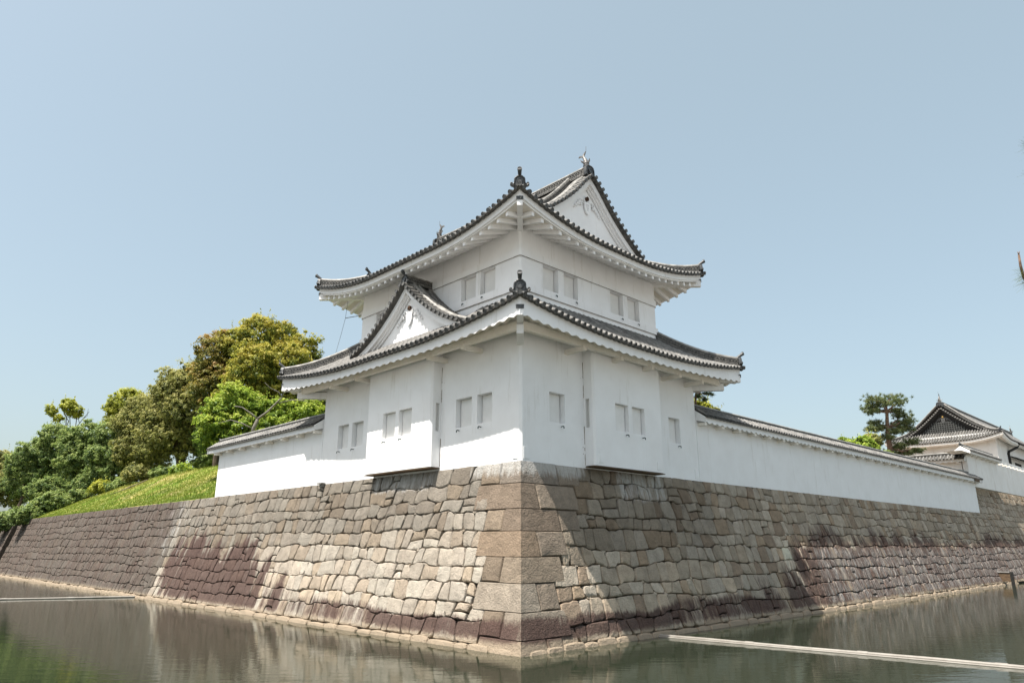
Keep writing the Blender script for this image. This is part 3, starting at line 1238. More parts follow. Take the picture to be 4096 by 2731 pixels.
def ridge_end(c, face, parent, scale=1.0, horn=True, arch=False, name='ridge_end_tile'):
    """upright ridge-end tile facing `face` (horizontal), with rim, round crest and forward-leaning round tile on top"""
    c = Vector(c)
    f = Vector((face[0], face[1], 0)).normalized()
    u = Vector((0, 0, 1)).cross(f).normalized()
    z = Vector((0, 0, 1))
    mb = MB()
    pol = [(a * scale, b * scale) for a, b in (ONI_ARCH if arch else ONI)]
    th = 0.13 * scale
    mb.prism(pol, c - f * th * 0.5, u, z, f * th)
    # raised rim
    k = len(pol)
    cx, cz = 0.0, 0.24 * scale
    for i in range(k):
        a, b = pol[i], pol[(i + 1) % k]
        if min(a[1], b[1]) < 0.12 * scale and max(abs(a[0]), abs(b[0])) < 0.26 * scale:
            continue
        qa = c + u * (a[0] * 0.93) + z * (cz + (a[1] - cz) * 0.93) + f * (th * 0.5 + 0.012)
        qb = c + u * (b[0] * 0.93) + z * (cz + (b[1] - cz) * 0.93) + f * (th * 0.5 + 0.012)
        mb.tube([qa, qb], 0.032 * scale, 6)
    # round crest in the middle
    mb.tube([c + z * 0.24 * scale + f * th * 0.4, c + z * 0.24 * scale + f * (th * 0.5 + 0.05 * scale)], 0.125 * scale, 14)
    mb.disc_end(c + z * 0.24 * scale + f * (th * 0.5 + 0.062 * scale), f, 0.125 * scale, depth=0.035 * scale, n=14)
    if horn:
        b0 = c + z * 0.42 * scale - f * 0.12 * scale
        pts = [b0, b0 + z * 0.10 * scale + f * 0.10 * scale, b0 + z * 0.20 * scale + f * 0.24 * scale, b0 + z * 0.31 * scale + f * 0.40 * scale]
        mb.tube(pts, [0.075 * scale, 0.075 * scale, 0.085 * scale, 0.105 * scale], 10)
        mb.disc_end(pts[-1] + (f + z * 0.35).normalized() * 0.01, (f + z * 0.25), 0.105 * scale, n=12)
    return smooth_by_angle(mb.build(name, M['oni'], parent), 45)


def roof_fish(c, face, parent, s=1.0):
    """dolphin-fish ridge ornament: head down on the ridge, body and forked tail swept up"""
    c = Vector(c)
    f = Vector((face[0], face[1], 0)).normalized()      # towards the outside of the roof
    u = Vector((0, 0, 1)).cross(f).normalized()
    z = Vector((0, 0, 1))
    mb = MB()
    body = [(0.02, -0.02, 0.14), (0.06, 0.10, 0.17), (0.07, 0.24, 0.16), (0.04, 0.40, 0.13), (-0.03, 0.56, 0.10), (-0.10, 0.70, 0.075), (-0.14, 0.82, 0.05)]
    mb.tube([c + (f * a + z * b) * s for a, b, r in body], [r * s for a, b, r in body], 9)
    # scale rings
    for a, b, r in body[1:6]:
        q = c + (f * a + z * b) * s
        mb.tube([q - z * 0.012, q + z * 0.012], r * s * 1.08, 9)
    # tail fins

    def fin(pts, w=0.03):
        o = [c + (f * a + z * b + u * d) * s for a, b, d in pts]
        nn = len(o)
        wv = u * (w * s)
        mb.add([p - wv for p in o] + [p + wv for p in o], [tuple(range(nn)), tuple(reversed(range(nn, 2 * nn)))] + [((i + 1) % nn, i, nn + i, nn + (i + 1) % nn) for i in range(nn)])
    fin([(-0.14, 0.74, 0), (-0.06, 0.86, 0.02), (0.02, 1.06, 0.05), (-0.07, 0.98, 0.03), (-0.16, 0.86, 0)])
    fin([(-0.12, 0.72, 0), (-0.22, 0.84, 0), (-0.36, 0.86, -0.03), (-0.42, 0.76, -0.05), (-0.33, 0.78, -0.02), (-0.22, 0.72, 0)])
    fin([(-0.10, 0.46, 0), (-0.22, 0.52, 0), (-0.30, 0.48, 0), (-0.22, 0.44, 0), (-0.12, 0.36, 0)])
    fin([(0.16, 0.30, 0), (0.26, 0.38, 0), (0.30, 0.48, 0), (0.32, 0.34, 0), (0.22, 0.22, 0)])
    for sg in (-1, 1):
        mb.tube([c + (f * 0.06 + z * 0.2 + u * 0.12 * sg) * s, c + (f * 0.0 + z * 0.28 + u * 0.26 * sg) * s, c + (f * -0.08 + z * 0.4 + u * 0.32 * sg) * s], [0.06 * s, 0.045 * s, 0.01 * s], 6)
    # lightning rod
    mb.tube([c + (f * -0.02 + z * 0.8) * s, c + (f * 0.06 + z * 1.0) * s, c + (f * 0.08 + z * 1.32) * s], 0.012 * s, 5)
    return smooth_by_angle(mb.build('roof_fish', M['bronze'], parent), 50)


def gable(front, c0, lat, prof, zbase, parent, white=True, ntile=None, tile_out=0.30, tile_in=0.30, far=False, drop=0.14, name='gable'):
    """gable front: barge boards, mouldings, recessed field with carved pendant, verge tiles and verge ridge.
    front: unit vector pointing outwards; c0: point on the centre line in the barge plane (z ignored);
    lat: unit lateral vector; prof: [(b,z)] tile edge from apex down"""
    f, lat, c0 = Vector(front), Vector(lat), Vector((c0[0], c0[1], 0))
    Z = Vector((0, 0, 1))

    def P(a, b, z):                               # a measured inwards
        return c0 - f * a + lat * b + Z * z

    def prz(b):
        b = abs(b)
        for (b0, z0), (b1, z1) in zip(prof, prof[1:]):
            if b <= b1:
                t = (b - b0) / (b1 - b0)
                return z0 + (z1 - z0) * t
        return prof[-1][1]
    bmax = prof[-1][0]
    nb = 18
    mat_w = M['plaster'] if white else M['black_wood']

    def strip(a0, a1, top, bot, mat, nm, par):
        mb = MB()
        for sg in (-1, 1):
            ring = []
            for i in range(nb + 1):
                b = bmax * i / nb
                zt, zb = prz(b) - top, prz(b) - bot
                zb2 = max(zb, zbase - 0.05)
                zt2 = max(zt, zb2 + 0.002)
                ring.append([P(a0, sg * b, zt2), P(a0, sg * b, zb2), P(a1, sg * b, zb2), P(a1, sg * b, zt2), P(a0, sg * b, zt2)])
            mb.grid(ring, flip=(sg < 0))
            mb.add(ring[-1][:4], [(0, 1, 2, 3)])
        return mb.build(nm, mat, par)
    tri = MB()
    pts = []
    for i in range(-nb, nb + 1):
        b = bmax * i / nb
        pts.append((b, max(prz(b) - 0.5, zbase - 0.05)))
    poly = [P(0.34, b, z) for b, z in pts] + [P(0.34, bmax, zbase - 0.3), P(0.34, -bmax, zbase - 0.3)]
    tri.add(poly, [tuple(range(len(poly)))])
    g_ = tri.build(name, M['plaster'] if white else M['black_wood'], parent)
    strip(0.0, 0.14, drop, drop + 0.34, mat_w, 'bargeboard', parent)
    strip(0.14, 0.24, drop + 0.05, drop + 0.44, mat_w, 'bargeboard_moulding', parent)
    strip(0.24, 0.31, drop + 0.10, drop + 0.54, mat_w, 'bargeboard_moulding', parent)
    strip(-0.25, 0.6, drop - 0.10, drop - 0.02, M['tile_pan'] if not far else M['tile'], 'verge_bed', parent)
    # verge tiles: short round tiles lying across the verge
    acc = [0.0]
    pp = [(bmax * i / 60, prz(bmax * i / 60)) for i in range(61)]
    for a, b in zip(pp, pp[1:]):
        acc.append(acc[-1] + math.dist(a, b))
    tot = acc[-1]
    nt_ = ntile or int(tot / 0.34)
    far_mb = MB()
    for sg in (-1, 1):
        for k in range(nt_):
            t = (k + 0.6) * tot / nt_
            i = max(j for j in range(61) if acc[j] <= t + 1e-9)
            i = min(i, 59)
            q = (t - acc[i]) / (acc[i + 1] - acc[i])
            b = pp[i][0] + (pp[i + 1][0] - pp[i][0]) * q
            z = pp[i][1] + (pp[i + 1][1] - pp[i][1]) * q
            mb = far_mb if far else MB()
            mb.tube([P(-tile_out, sg * b, z + 0.0), P(tile_in, sg * b, z + 0.03)], 0.086, 10, 0)
            mb.disc_end(P(-tile_out - 0.012, sg * b, z), f, 0.098, n=12, m=1)
            if not far:
                smooth_by_angle(mb.build('verge_tile', [M['tile'], M['tile_dark']], parent), 50)
    if far:
        smooth_by_angle(far_mb.build('verge_tiles', [M['tile'], M['tile']], parent, kind='stuff'), 50)
    # verge ridges running down behind the verge tiles
    for sg in (-1, 1):
        mb = MB()
        for a, r in ((tile_in + 0.08, 0.105), (tile_in + 0.36, 0.085)):
            mb.tube([P(a, sg * bmax * i / nb, prz(bmax * i / nb) + 0.10) for i in range(0, nb + 1)], r, 8)
        smooth_by_angle(mb.build('verge_ridge', M['ridge_top'], parent), 50)
    # carved pendant below the apex
    fa = prz(0) - drop - 0.54
    za = fa - 0.90
    car = MB()
    mw = M['plaster'] if white else M['tile_dark']
    dpt = 0.30
    K_ = 1.3

    def lob(b, z, r1, r2, n=12):
        car.prism([(K_ * (b + r1 * math.cos(2 * math.pi * i / n)), za + K_ * (z - za + r2 * math.sin(2 * math.pi * i / n))) for i in range(n)], P(dpt, 0, 0), lat, Z, f * 0.06)
    car.prism([(K_ * a_, za + K_ * b_) for a_, b_ in ((-0.20, 0.05), (-0.17, -0.18), (-0.08, -0.36), (0, -0.42), (0.08, -0.36), (0.17, -0.18), (0.20, 0.05), (0, 0.12))], P(dpt, 0, 0), lat, Z, f * 0.07)
    for sg in (-1, 1):
        for (b, z, r) in ((0.19, za + 0.10, 0.10), (0.30, za + 0.10, 0.11), (0.42, za + 0.04, 0.10), (0.36, za - 0.06, 0.06), (0.54, za - 0.08, 0.09), (0.66, za - 0.20, 0.07), (0.76, za - 0.31, 0.045)):
            lob(sg * b, z, r, r * 0.8)
            # curl
            car.tube([P(dpt - 0.07, sg * K_ * (b + r * 0.6 * math.cos(a)), za + K_ * (z - za + r * 0.5 * math.sin(a))) for a in [j * 0.9 for j in range(6)]], 0.02, 5)
        for q in range(4):
            car.tube([P(dpt - 0.08, sg * (0.03 + 0.035 * q), za + 0.02), P(dpt - 0.08, sg * (0.02 + 0.028 * q), za - 0.34 + 0.06 * q)], 0.012, 5)
    car.build('carved_pendant', mw, parent)
    boss = MB()
    boss.prism([(0.115 * math.cos(math.pi / 6 + i * math.pi / 3), fa - 0.56 + 0.135 * math.sin(math.pi / 6 + i * math.pi / 3)) for i in range(6)], P(dpt, 0, 0), lat, Z, f * 0.10)
    boss.prism([(0.05 * math.cos(i * math.pi / 3), fa - 0.56 + 0.06 * math.sin(i * math.pi / 3)) for i in range(6)], P(dpt - 0.1, 0, 0), lat, Z, f * 0.03)
    boss.build('hexagonal_boss', M['rust'] if white else M['gold'], parent)
    return g_


def interp(pts):
    def g(d):
        if d <= pts[0][0]:
            return pts[0][1]
        for (a, b), (c, e) in zip(pts, pts[1:]):
            if d <= c:
                return b + (e - b) * (d - a) / (c - a)
        return pts[-1][1]
    return g


def smooth_curve(pts, n=60):
    """Catmull-Rom densified table of (d,z)"""
    P = [(2 * pts[0][0] - pts[1][0], 2 * pts[0][1] - pts[1][1])] + list(pts) + [(2 * pts[-1][0] - pts[-2][0], 2 * pts[-1][1] - pts[-2][1])]
    out = []
    k = len(pts) - 1
    for i in range(k):
        p0, p1, p2, p3 = P[i:i + 4]
        m = max(2, n // k)
        for j in range(m):
            t = j / m
            q = []
            for a in (0, 1):
                q.append(0.5 * (2 * p1[a] + (p2[a] - p0[a]) * t + (2 * p0[a] - 5 * p1[a] + 4 * p2[a] - p3[a]) * t * t + (3 * p1[a] - p0[a] - 3 * p2[a] + p3[a]) * t ** 3))
            out.append(tuple(q))
    out.append(tuple(pts[-1]))
    return out
# ------------------------------------------------------------------ the corner turret
LX, LY = 12.79, 15.33
U0, UX1, UY1 = 1.245, 11.55, 14.09
tower = empty('corner_turret', (6.4, 7.67, HT), 'two-storey white plastered corner turret with curved grey tile roofs', 'turret')


def wall_face(mb, axis, c, out, a0, a1, z0, z1, openings, recess=0.22):
    """vertical sheet at axis=c (0: x, 1: y) seen from direction `out` (+1/-1), pierced by (b0,b1,y0,y1) openings"""
    As = sorted({a0, a1} | {o[0] for o in openings} | {o[1] for o in openings})
    Zs = sorted({z0, z1} | {o[2] for o in openings} | {o[3] for o in openings})

    def pt(a, z, dep=0.0):
        v = c - out * dep
        return (v, a, z) if axis == 0 else (a, v, z)
    for i in range(len(As) - 1):
        for j in range(len(Zs) - 1):
            am, zm_ = 0.5 * (As[i] + As[i + 1]), 0.5 * (Zs[j] + Zs[j + 1])
            if any(o[0] < am < o[1] and o[2] < zm_ < o[3] for o in openings):
                continue
            mb.quad(pt(As[i], Zs[j]), pt(As[i + 1], Zs[j]), pt(As[i + 1], Zs[j + 1]), pt(As[i], Zs[j + 1]))


def window(axis, c, out, o, parent, hook=True, gap_side=1, recess=0.26):
    a0, a1, z0, z1 = o

    def pt(a, z, dep=0.0):
        v = c - out * dep
        return (v, a, z) if axis == 0 else (a, v, z)
    mb = MB()
    e = 0.0
    for q in (((a0, z0), (a1, z0)), ((a1, z0), (a1, z1)), ((a1, z1), (a0, z1)), ((a0, z1), (a0, z0))):
        (p, r), (s, t) = q
        mb.quad(pt(p, r), pt(s, t), pt(s, t, recess + 0.1), pt(p, r, recess + 0.1))
    win = mb.build('window', M['plaster'], parent)
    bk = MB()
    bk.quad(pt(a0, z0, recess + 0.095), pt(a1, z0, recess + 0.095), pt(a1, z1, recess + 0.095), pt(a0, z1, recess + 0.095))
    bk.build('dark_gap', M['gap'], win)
    sh = MB()
    g_ = 0.042
    b0, b1 = (a0, a1 - g_) if gap_side > 0 else (a0 + g_, a1)
    p = [pt(b0, z0 + 0.004, recess + 0.08), pt(b1, z0 + 0.004, recess + 0.08), pt(b1, z0 + 0.004, recess), pt(b0, z0 + 0.004, recess),
         pt(b0, z1 - 0.014, recess + 0.08), pt(b1, z1 - 0.014, recess + 0.08), pt(b1, z1 - 0.014, recess), pt(b0, z1 - 0.014, recess)]
    sh.hexa(p)
    sh.build('shutter', M['shutter'], win)
    if hook:
        am = a1 - 0.25 if gap_side > 0 else a1 - 0.18
        hk = MB()
        hk.tube([pt(am, z0 - 0.14, -0.0), pt(am, z0 - 0.13, -0.12), pt(am, z0 - 0.15, -0.15), pt(am, z0 - 0.23, -0.16)], 0.022, 6)
        hk.build('shutter_hook', M['iron'], win)
    return win


def storey(name, x0, x1, y0, y1, z0, z1, opL, opF, ch=0.10):
    mb = MB()
    wall_face(mb, 0, x0, -1, y0 + ch, y1 - ch, z0, z1, opL)
    wall_face(mb, 1, y0, -1, x0 + ch, x1 - ch, z0, z1, opF)
    mb.quad((x0, y0 + ch, z0), (x0 + ch, y0, z0), (x0 + ch, y0, z1), (x0, y0 + ch, z1))
    mb.quad((x1 - ch, y0, z0), (x1, y0 + ch, z0), (x1, y0 + ch, z1), (x1 - ch, y0, z1))
    mb.quad((x0, y1 - ch, z0), (x0 + ch, y1, z0), (x0 + ch, y1, z1), (x0, y1 - ch, z1))
    mb.quad((x1, y0 + ch, z0), (x1, y1, z0), (x1, y1, z1), (x1, y0 + ch, z1))
    mb.quad((x1, y1, z0), (x0 + ch, y1, z0), (x0 + ch, y1, z1), (x1, y1, z1))
    # inner dark lining so that nothing shines through
    ob = mb.build(name, M['plaster'], tower)
    return ob


zb, zt = 8.35, 9.59
opL = [(1.67, 2.58, zb, zt), (2.93, 3.97, zb, zt), (11.28, 12.32, zb, zt), (12.67, 13.69, zb, zt)]
opF = [(1.66, 2.60, zb, zt), (10.23, 11.20, zb, zt)]
low = storey('lower_wall', 0, LX, 0, LY, HT - 0.02, 12.6, opL, opF)
for o in opL:
    window(0, 0.0, -1, o, tower)
for o in opF:
    window(1, 0.0, -1, o, tower)
uz0, uz1 = 14.66, 15.88
uopL = [(2.87, 3.91, uz0, uz1), (4.22, 5.29, uz0, uz1), (10.05, 11.12, uz0, uz1), (11.50, 12.60, uz0, uz1)]
uopF = [(2.70, 3.73, uz0, uz1), (4.12, 5.12, uz0, uz1), (7.59, 8.65, uz0, uz1), (9.02, 10.02, uz0, uz1)]
upp = storey('upper_wall', U0, UX1, U0, UY1, 12.8, 17.9, uopL, uopF, ch=0.08)
for o in uopL:
    window(0, U0, -1, o, tower)
for o in uopF:
    window(1, U0, -1, o, tower)

# plaster bands round the upper storey
for za, zb_, pr in ((15.90, 16.24, 0.055), (14.30, 14.66, 0.075)):
    mb = MB()
    a, b, c, d = U0 - pr, UX1 + pr, U0 - pr, UY1 + pr
    k = 0.08
    ring = [(a, c + k), (a + k, c), (b - k, c), (b, c + k), (b, d - k), (b - k, d), (a + k, d), (a, d - k)]
    for i in range(8):
        p, q = ring[i], ring[(i + 1) % 8]
        mb.quad((*p, za), (*q, za), (*q, zb_), (*p, zb_))
    mb.add([(*p, zb_) for p in ring], [tuple(range(8))])
    mb.add([(*p, za) for p in ring], [tuple(reversed(range(8)))])
    mb.build('plaster_band', M['plaster'], tower)
    gr = MB()                                   # thin dark mottled line under the band
    ring2 = [(a + 0.02, c + k), (a + k, c + 0.02), (b - k, c + 0.02), (b - 0.02, c + k), (b - 0.02, d - k), (b - k, d - 0.02), (a + k, d - 0.02), (a + 0.02, d - k)]
    for i in range(8):
        p, q = ring2[i], ring2[(i + 1) % 8]
        gr.quad((*p, za - 0.028), (*q, za - 0.028), (*q, za + 0.001), (*p, za + 0.001))
    gr.build('band_groove', noise_mat('groove_line', (0.12, 0.11, 0.10), (0.42, 0.40, 0.37), 5.0, 0.9) if 'groove' not in M else M['groove'], tower)


def bay(axis, a0, a1, depth, z0, z1, ops):
    """projecting bay with splayed arrises, shuttered windows, side slit and plank floor"""
    mb = MB()
    c, k = -depth, 0.09

    def pt(a, v, z):
        return (v, a, z) if axis == 0 else (a, v, z)
    wall_face(mb, axis, c, -1, a0 + k, a1 - k, z0, z1, ops)
    sl = (-0.30, -0.10, 8.32, 9.56)
    for a, sg in ((a0, 1), (a1, -1)):
        mb.quad(pt(a + sg * k, c, z0), pt(a, c + k, z0), pt(a, c + k, z1), pt(a + sg * k, c, z1))
        # side cheek with a slit window next to the wall
        vs = [c + k, sl[0], sl[1], 0.0]
        zs = [z0, sl[2], sl[3], z1]
        for i in range(3):
            for j in range(3):
                if i == 1 and j == 1:
                    continue
                mb.quad(pt(a, vs[i], zs[j]), pt(a, vs[i + 1], zs[j]), pt(a, vs[i + 1], zs[j + 1]), pt(a, vs[i], zs[j + 1]))
    ob = mb.build('bay', M['plaster'], tower)
    for a, sg in ((a0, 1), (a1, -1)):
        s = MB()
        s.quad(pt(a + sg * 0.16, sl[0], sl[2]), pt(a + sg * 0.16, sl[1], sl[2]), pt(a + sg * 0.16, sl[1], sl[3]), pt(a + sg * 0.16, sl[0], sl[3]))
        for (v0, q0), (v1, q1) in (((sl[0], sl[2]), (sl[1], sl[2])), ((sl[1], sl[2]), (sl[1], sl[3])), ((sl[1], sl[3]), (sl[0], sl[3])), ((sl[0], sl[3]), (sl[0], sl[2]))):
            s.quad(pt(a, v0, q0), pt(a, v1, q1), pt(a + sg * 0.17, v1, q1), pt(a + sg * 0.17, v0, q0))
        s.build('side_slit', M['shutter'], ob)
    for o in ops:
        window(axis, c, -1, o, ob, recess=0.2) if False else window(axis, c, -1, o, tower, recess=0.2)
    npl = 6
    for i in range(npl):
        f = MB()
        p0, p1 = a0 + (a1 - a0) * i / npl + 0.006, a0 + (a1 - a0) * (i + 1) / npl - 0.006
        dz = 0.012 * hsh(i, 3)
        f.hexa([pt(p0, c - 0.008, z0 - 0.065 + dz), pt(p1, c - 0.008, z0 - 0.065 + dz), pt(p1, 0.0, z0 - 0.065 + dz), pt(p0, 0.0, z0 - 0.065 + dz),
                pt(p0, c - 0.008, z0 - 0.03), pt(p1, c - 0.008, z0 - 0.03), pt(p1, 0.0, z0 - 0.03), pt(p0, 0.0, z0 - 0.03)])
        f.build('floor_plank', M['wood'], ob)
    f = MB()
    f.add([pt(a0 + k, c, z0), pt(a1 - k, c, z0), pt(a1, c + k, z0), pt(a1, 0, z0), pt(a0, 0, z0), pt(a0, c + k, z0)], [(0, 1, 2, 3, 4, 5)])
    f.build('underside', M['plaster_soffit'], ob)


bay(0, 5.0, 10.1, 0.55, 6.76, 12.3, [(6.43, 7.42, 8.29, 9.52), (7.70, 8.72, 8.29, 9.52)])
bay(1, 3.83, 8.86, 0.55, 6.72, 12.3, [(5.30, 6.25, 8.32, 9.54), (6.53, 7.47, 8.32, 9.54)])

# ragged cracks where the bays meet the wall
for ax, a, sg, zr in ((0, 5.0, -1, ((9.62, 11.2), (6.8, 8.28))), (1, 3.83, -1, ((9.62, 11.3), (6.75, 8.28)))):
    mb = MB()
    for za_, zb__ in zr:
        z = za_
        while z < zb__:
            ln = 0.05 + 0.25 * hsh(z, 3)
            if hsh(z, 5) < 0.78:
                w0, w1 = 0.006 + 0.02 * hsh(z, 6), 0.006 + 0.02 * hsh(z, 7)
                j = (hsh(z, 8) - 0.5) * 0.012
                pts = [(a + sg * (0.002), z), (a + sg * (w0 + j + 0.012), z + 0.01), (a + sg * (w1 + 0.012), z + ln), (a + sg * 0.002, z + ln)]
                mb.add([(-0.004, p, q) if ax == 0 else (p, -0.004, q) for p, q in pts], [(0, 1, 2, 3)])
            if hsh(z, 9) < 0.3:
                p, q = a + sg * (0.05 + 0.12 * hsh(z, 10)), z
                r_ = 0.008 + 0.012 * hsh(z, 11)
                mb.add([(-0.004, p + r_ * math.cos(t), q + 1.6 * r_ * math.sin(t)) if ax == 0 else (p + r_ * math.cos(t), -0.004, q + 1.6 * r_ * math.sin(t)) for t in [i * 1.2566 for i in range(5)]], [(0, 1, 2, 3, 4)])
            z += ln
    mb.build('plaster_crack', M['soil'], tower, kind='stuff')

# small plaster pads at the feet of the corners and bays
for ax, c, a in ((0, 0.0, 0.30), (1, 0.0, 0.30), (1, -0.55, 4.2), (1, -0.55, 8.4), (1, 0.0, 12.45), (0, 0.0, 14.9)):
    mb = MB()
    s0, s1 = c - 0.022, c
    if ax == 0:
        mb.box(s0, s1, a - 0.13, a + 0.13, HT + 0.10 + (0.1 if c else 0), HT + 0.55)
    else:
        mb.box(a - 0.15, a + 0.15, s0, s1, HT + 0.10 + (0.1 if c else 0), HT + 0.55)
    mb.build('plaster_pad', M['plaster'], tower)

# ---- roofs
RL = Roof(-1.89, LX + 1.89, -1.89, LY + 1.89, 11.84, 0.65, 7.5, lambda d: 0.55 * d + 0.04 * d * d, 3.2)
RU = Roof(-0.715, 13.51, -0.715, 16.05, 16.86, 0.98, 6.0, interp(smooth_curve([(0, 0), (1.5, 0.72), (3.5, 1.87), (4.7, 2.76), (5.7, 3.64), (6.46, 4.42), (7.12, 5.12)])), 3.5)

mb = MB()
for sd in 'FLBK':
    deck(RL, sd, 3.2, mb)
lroof = mb.build('lower_roof', M['tile_pan'], tower)
mb = MB()
for sd in 'FLBK':
    deck(RU, sd, 2.45, mb)
for sd in 'LK':
    rows = []
    for j in range(9):
        d = 2.0 + 5.1 * j / 8
        rows.append([RU.p(sd, s, d, -0.03) for s in (1.95, RU.L(sd) / 2, RU.L(sd) - 1.95)])
    mb.grid(rows)
uroof = mb.build('upper_roof', M['tile_pan'], tower)


def dtop_LL(s):
    b = abs(-1.89 + s - 7.67)
    return 1.86 if b < 3.95 else 3.1


build_rows(RL, 'F', 3.1, lroof)
build_rows(RL, 'L', dtop_LL, lroof)
build_rows(RL, 'B', 3.1, lroof, individual=False)
build_rows(RL, 'K', 3.1, lroof, individual=False)


def dtop_UL(s):
    return 7.0 if min(s, RU.L('L') - s) > 1.95 else 9


build_rows(RU, 'F', 2.3, uroof)
build_rows(RU, 'L', dtop_UL, uroof)
build_rows(RU, 'B', 2.3, uroof, individual=False)
build_rows(RU, 'K', dtop_UL, uroof, individual=False)


def eave_wave(roof, wall_d, parent, per=0.55, amp=0.040):
    """plastered eave of the lower roof: tall board with a scalloped lower edge and a ribbed soffit"""
    for sd in 'LFBK':
        L = roof.L(sd)
        n = int(L / 0.059)

        def low_z(s, d):
            c = max(0.0, min(s, L - s))
            lf = roof.K * max(0, 1 - c / roof.R) ** 2 * 0.55 * max(0, 1 - d / 2.4)
            return roof.zm - 0.42 + lf + 0.42 * d + amp * math.cos(2 * math.pi * (s - L / 2) / per)
        fb, sf = MB(), MB()
        top, bot, botb = [], [], []
        for i in range(n + 1):
            s = 0.02 + (L - 0.04) * i / n
            p = roof.p(sd, s, 0.0)
            x, y = roof.xy(sd, min(max(s, 0.15), L - 0.15), 0.15)
            top.append((x, y, p.z - 0.0))
            bot.append((x, y, low_z(s, 0)))
        fb.grid([bot, top], flip=(sd in 'LB'))
        fb.build('eave_board', M['plaster'], parent)
        rows = []
        for j in range(7):
            row = []
            for i in range(n + 1):
                s = 0.02 + (L - 0.04) * i / n
                c = max(0.02, min(s, L - s))
                d = max(0.15, min(0.15 + (wall_d - 0.08) * j / 6, c))
                p = roof.p(sd, s, d)
                row.append((p.x, p.y, low_z(s, d)))
            rows.append(row)
        sf.grid(rows)
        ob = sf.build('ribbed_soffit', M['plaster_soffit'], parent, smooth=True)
        dk = MB()                                  # dark batten under the tiles
        dk.grid([[roof.p(sd, L * i / 60, 0.0, -0.045) for i in range(61)], [roof.p(sd, L * i / 60, 0.0, 0.005) for i in range(61)]])
        dk.build('eave_batten', M['tile_pan'], parent)


eave_wave(RL, 1.89, lroof)


def eave_rafters(roof, wall_d, parent, sp=0.57, dl=2.1, tiny=False):
    """eave of the upper roof: smooth board, set-back fillet, soffit and a row of square rafters"""
    for sd in 'LFBK':
        L = roof.L(sd)

        def zz(s, d):
            c = max(0.0, min(s, L - s))
            return roof.zm + roof.K * max(0, 1 - c / roof.R) ** 2 * max(0, 1 - d / dl)
        n = 70
        for (d0, t, b, nm) in ((0.15, 0.0, -0.31, 'eave_board'), (0.24, -0.26, -0.38, 'eave_fillet')):
            mb = MB()
            A, B_, C_ = [], [], []
            for i in range(n + 1):
                s = d0 + (L - 2 * d0) * i / n
                x, y = roof.xy(sd, s, d0)
                x2, y2 = roof.xy(sd, min(max(s, d0 + 0.1), L - d0 - 0.1), d0 + 0.1)
                z = zz(s, 0)
                A.append((x, y, z + t))
                B_.append((x, y, z + b))
                C_.append((x2, y2, z + b))
            mb.grid([C_, B_, A], flip=(sd in 'LB'))
            mb.build(nm, M['plaster'], parent)
        rows = []
        for j in range(5):
            row = []
            for i in range(n + 1):
                s = L * i / n
                c = max(0.1, min(s, L - s))
                d = min(0.2 + (wall_d - 0.15) * j / 4, c)
                x, y = roof.xy(sd, s, d)
                row.append((x, y, zz(s, d) - 0.47 + 0.50 * d))
            rows.append(row)
        sf = MB()
        sf.grid(rows)
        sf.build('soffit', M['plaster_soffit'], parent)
        nr = int(round((L - 1.0) / sp))
        for i in range(nr + 1):
            s = 0.5 + (L - 1.0) * i / nr
            c = min(s, L - s)
            d1 = min(wall_d + 0.02, c)
            if d1 < 0.55:
                continue
            pts = []
            mb = MB()
            e = roof.e(sd) * 0.07
            sec = []
            for d in (0.28, 0.28 + (d1 - 0.28) * 0.5, d1):
                x, y = roof.xy(sd, s, d)
                z = zz(s, d) - 0.47 + 0.50 * d
                q = Vector((x, y, z + 0.01))
                lo = Vector((0, 0, -0.205))
                sec.append([q - e, q - e + lo, q + e + lo, q + e])
            mb.grid(sec)
            mb.add(sec[0], [(0, 1, 2, 3)])
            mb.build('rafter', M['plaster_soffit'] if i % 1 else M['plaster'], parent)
        dk = MB()
        dk.grid([[roof.p(sd, L * i / 60, 0.0, -0.05) for i in range(61)], [roof.p(sd, L * i / 60, 0.0, 0.005) for i in range(61)]])
        dk.build('eave_batten', M['tile_pan'], parent)


eave_rafters(RU, 1.96, uroof)


def hip_beam(a, b, w, h, parent, cap=True):
    mb = MB()
    mb.beam(a, b, w, h)
    ob = mb.build('hip_beam', M['plaster'], parent)
    if cap:
        a, b = Vector(a), Vector(b)
        t = (b - a).normalized()
        m2 = MB()
        up = Vector((0, 0, h + 0.012))
        m2.beam(b - t * 0.06 + up, b + t * 0.03 + up, w + 0.06, 0.05)
        m2.beam(b + t * 0.004 + Vector((0, 0, h - 0.10)), b + t * 0.03 + Vector((0, 0, h - 0.10)), w + 0.05, 0.12)
        m2.build('beam_cap', M['oni'], parent)
    return ob


# diagonal corner beams, upper and lower
for cx, cy, dx, dy in ((U0, U0, -1, -1), (U0, UY1, -1, 1), (UX1, U0, 1, -1), (UX1, UY1, 1, 1)):
    hip_beam((cx - dx * 0.2, cy - dy * 0.2, 17.05), (cx + dx * 1.78, cy + dy * 1.78, 17.06), 0.24, 0.34, uroof)
for cx, cy, dx, dy in ((0, 0, -1, -1), (0, LY, -1, 1), (LX, 0, 1, -1), (LX, LY, 1, 1)):
    hip_beam((cx - dx * 0.2, cy - dy * 0.2, 11.66), (cx + dx * 1.72, cy + dy * 1.72, 11.72), 0.25, 0.34, lroof)
    hip_beam((cx - dx * 0.3, cy - dy * 0.3, 11.26), (cx + dx * 1.08, cy + dy * 1.08, 11.28), 0.27, 0.36, lroof, cap=False)

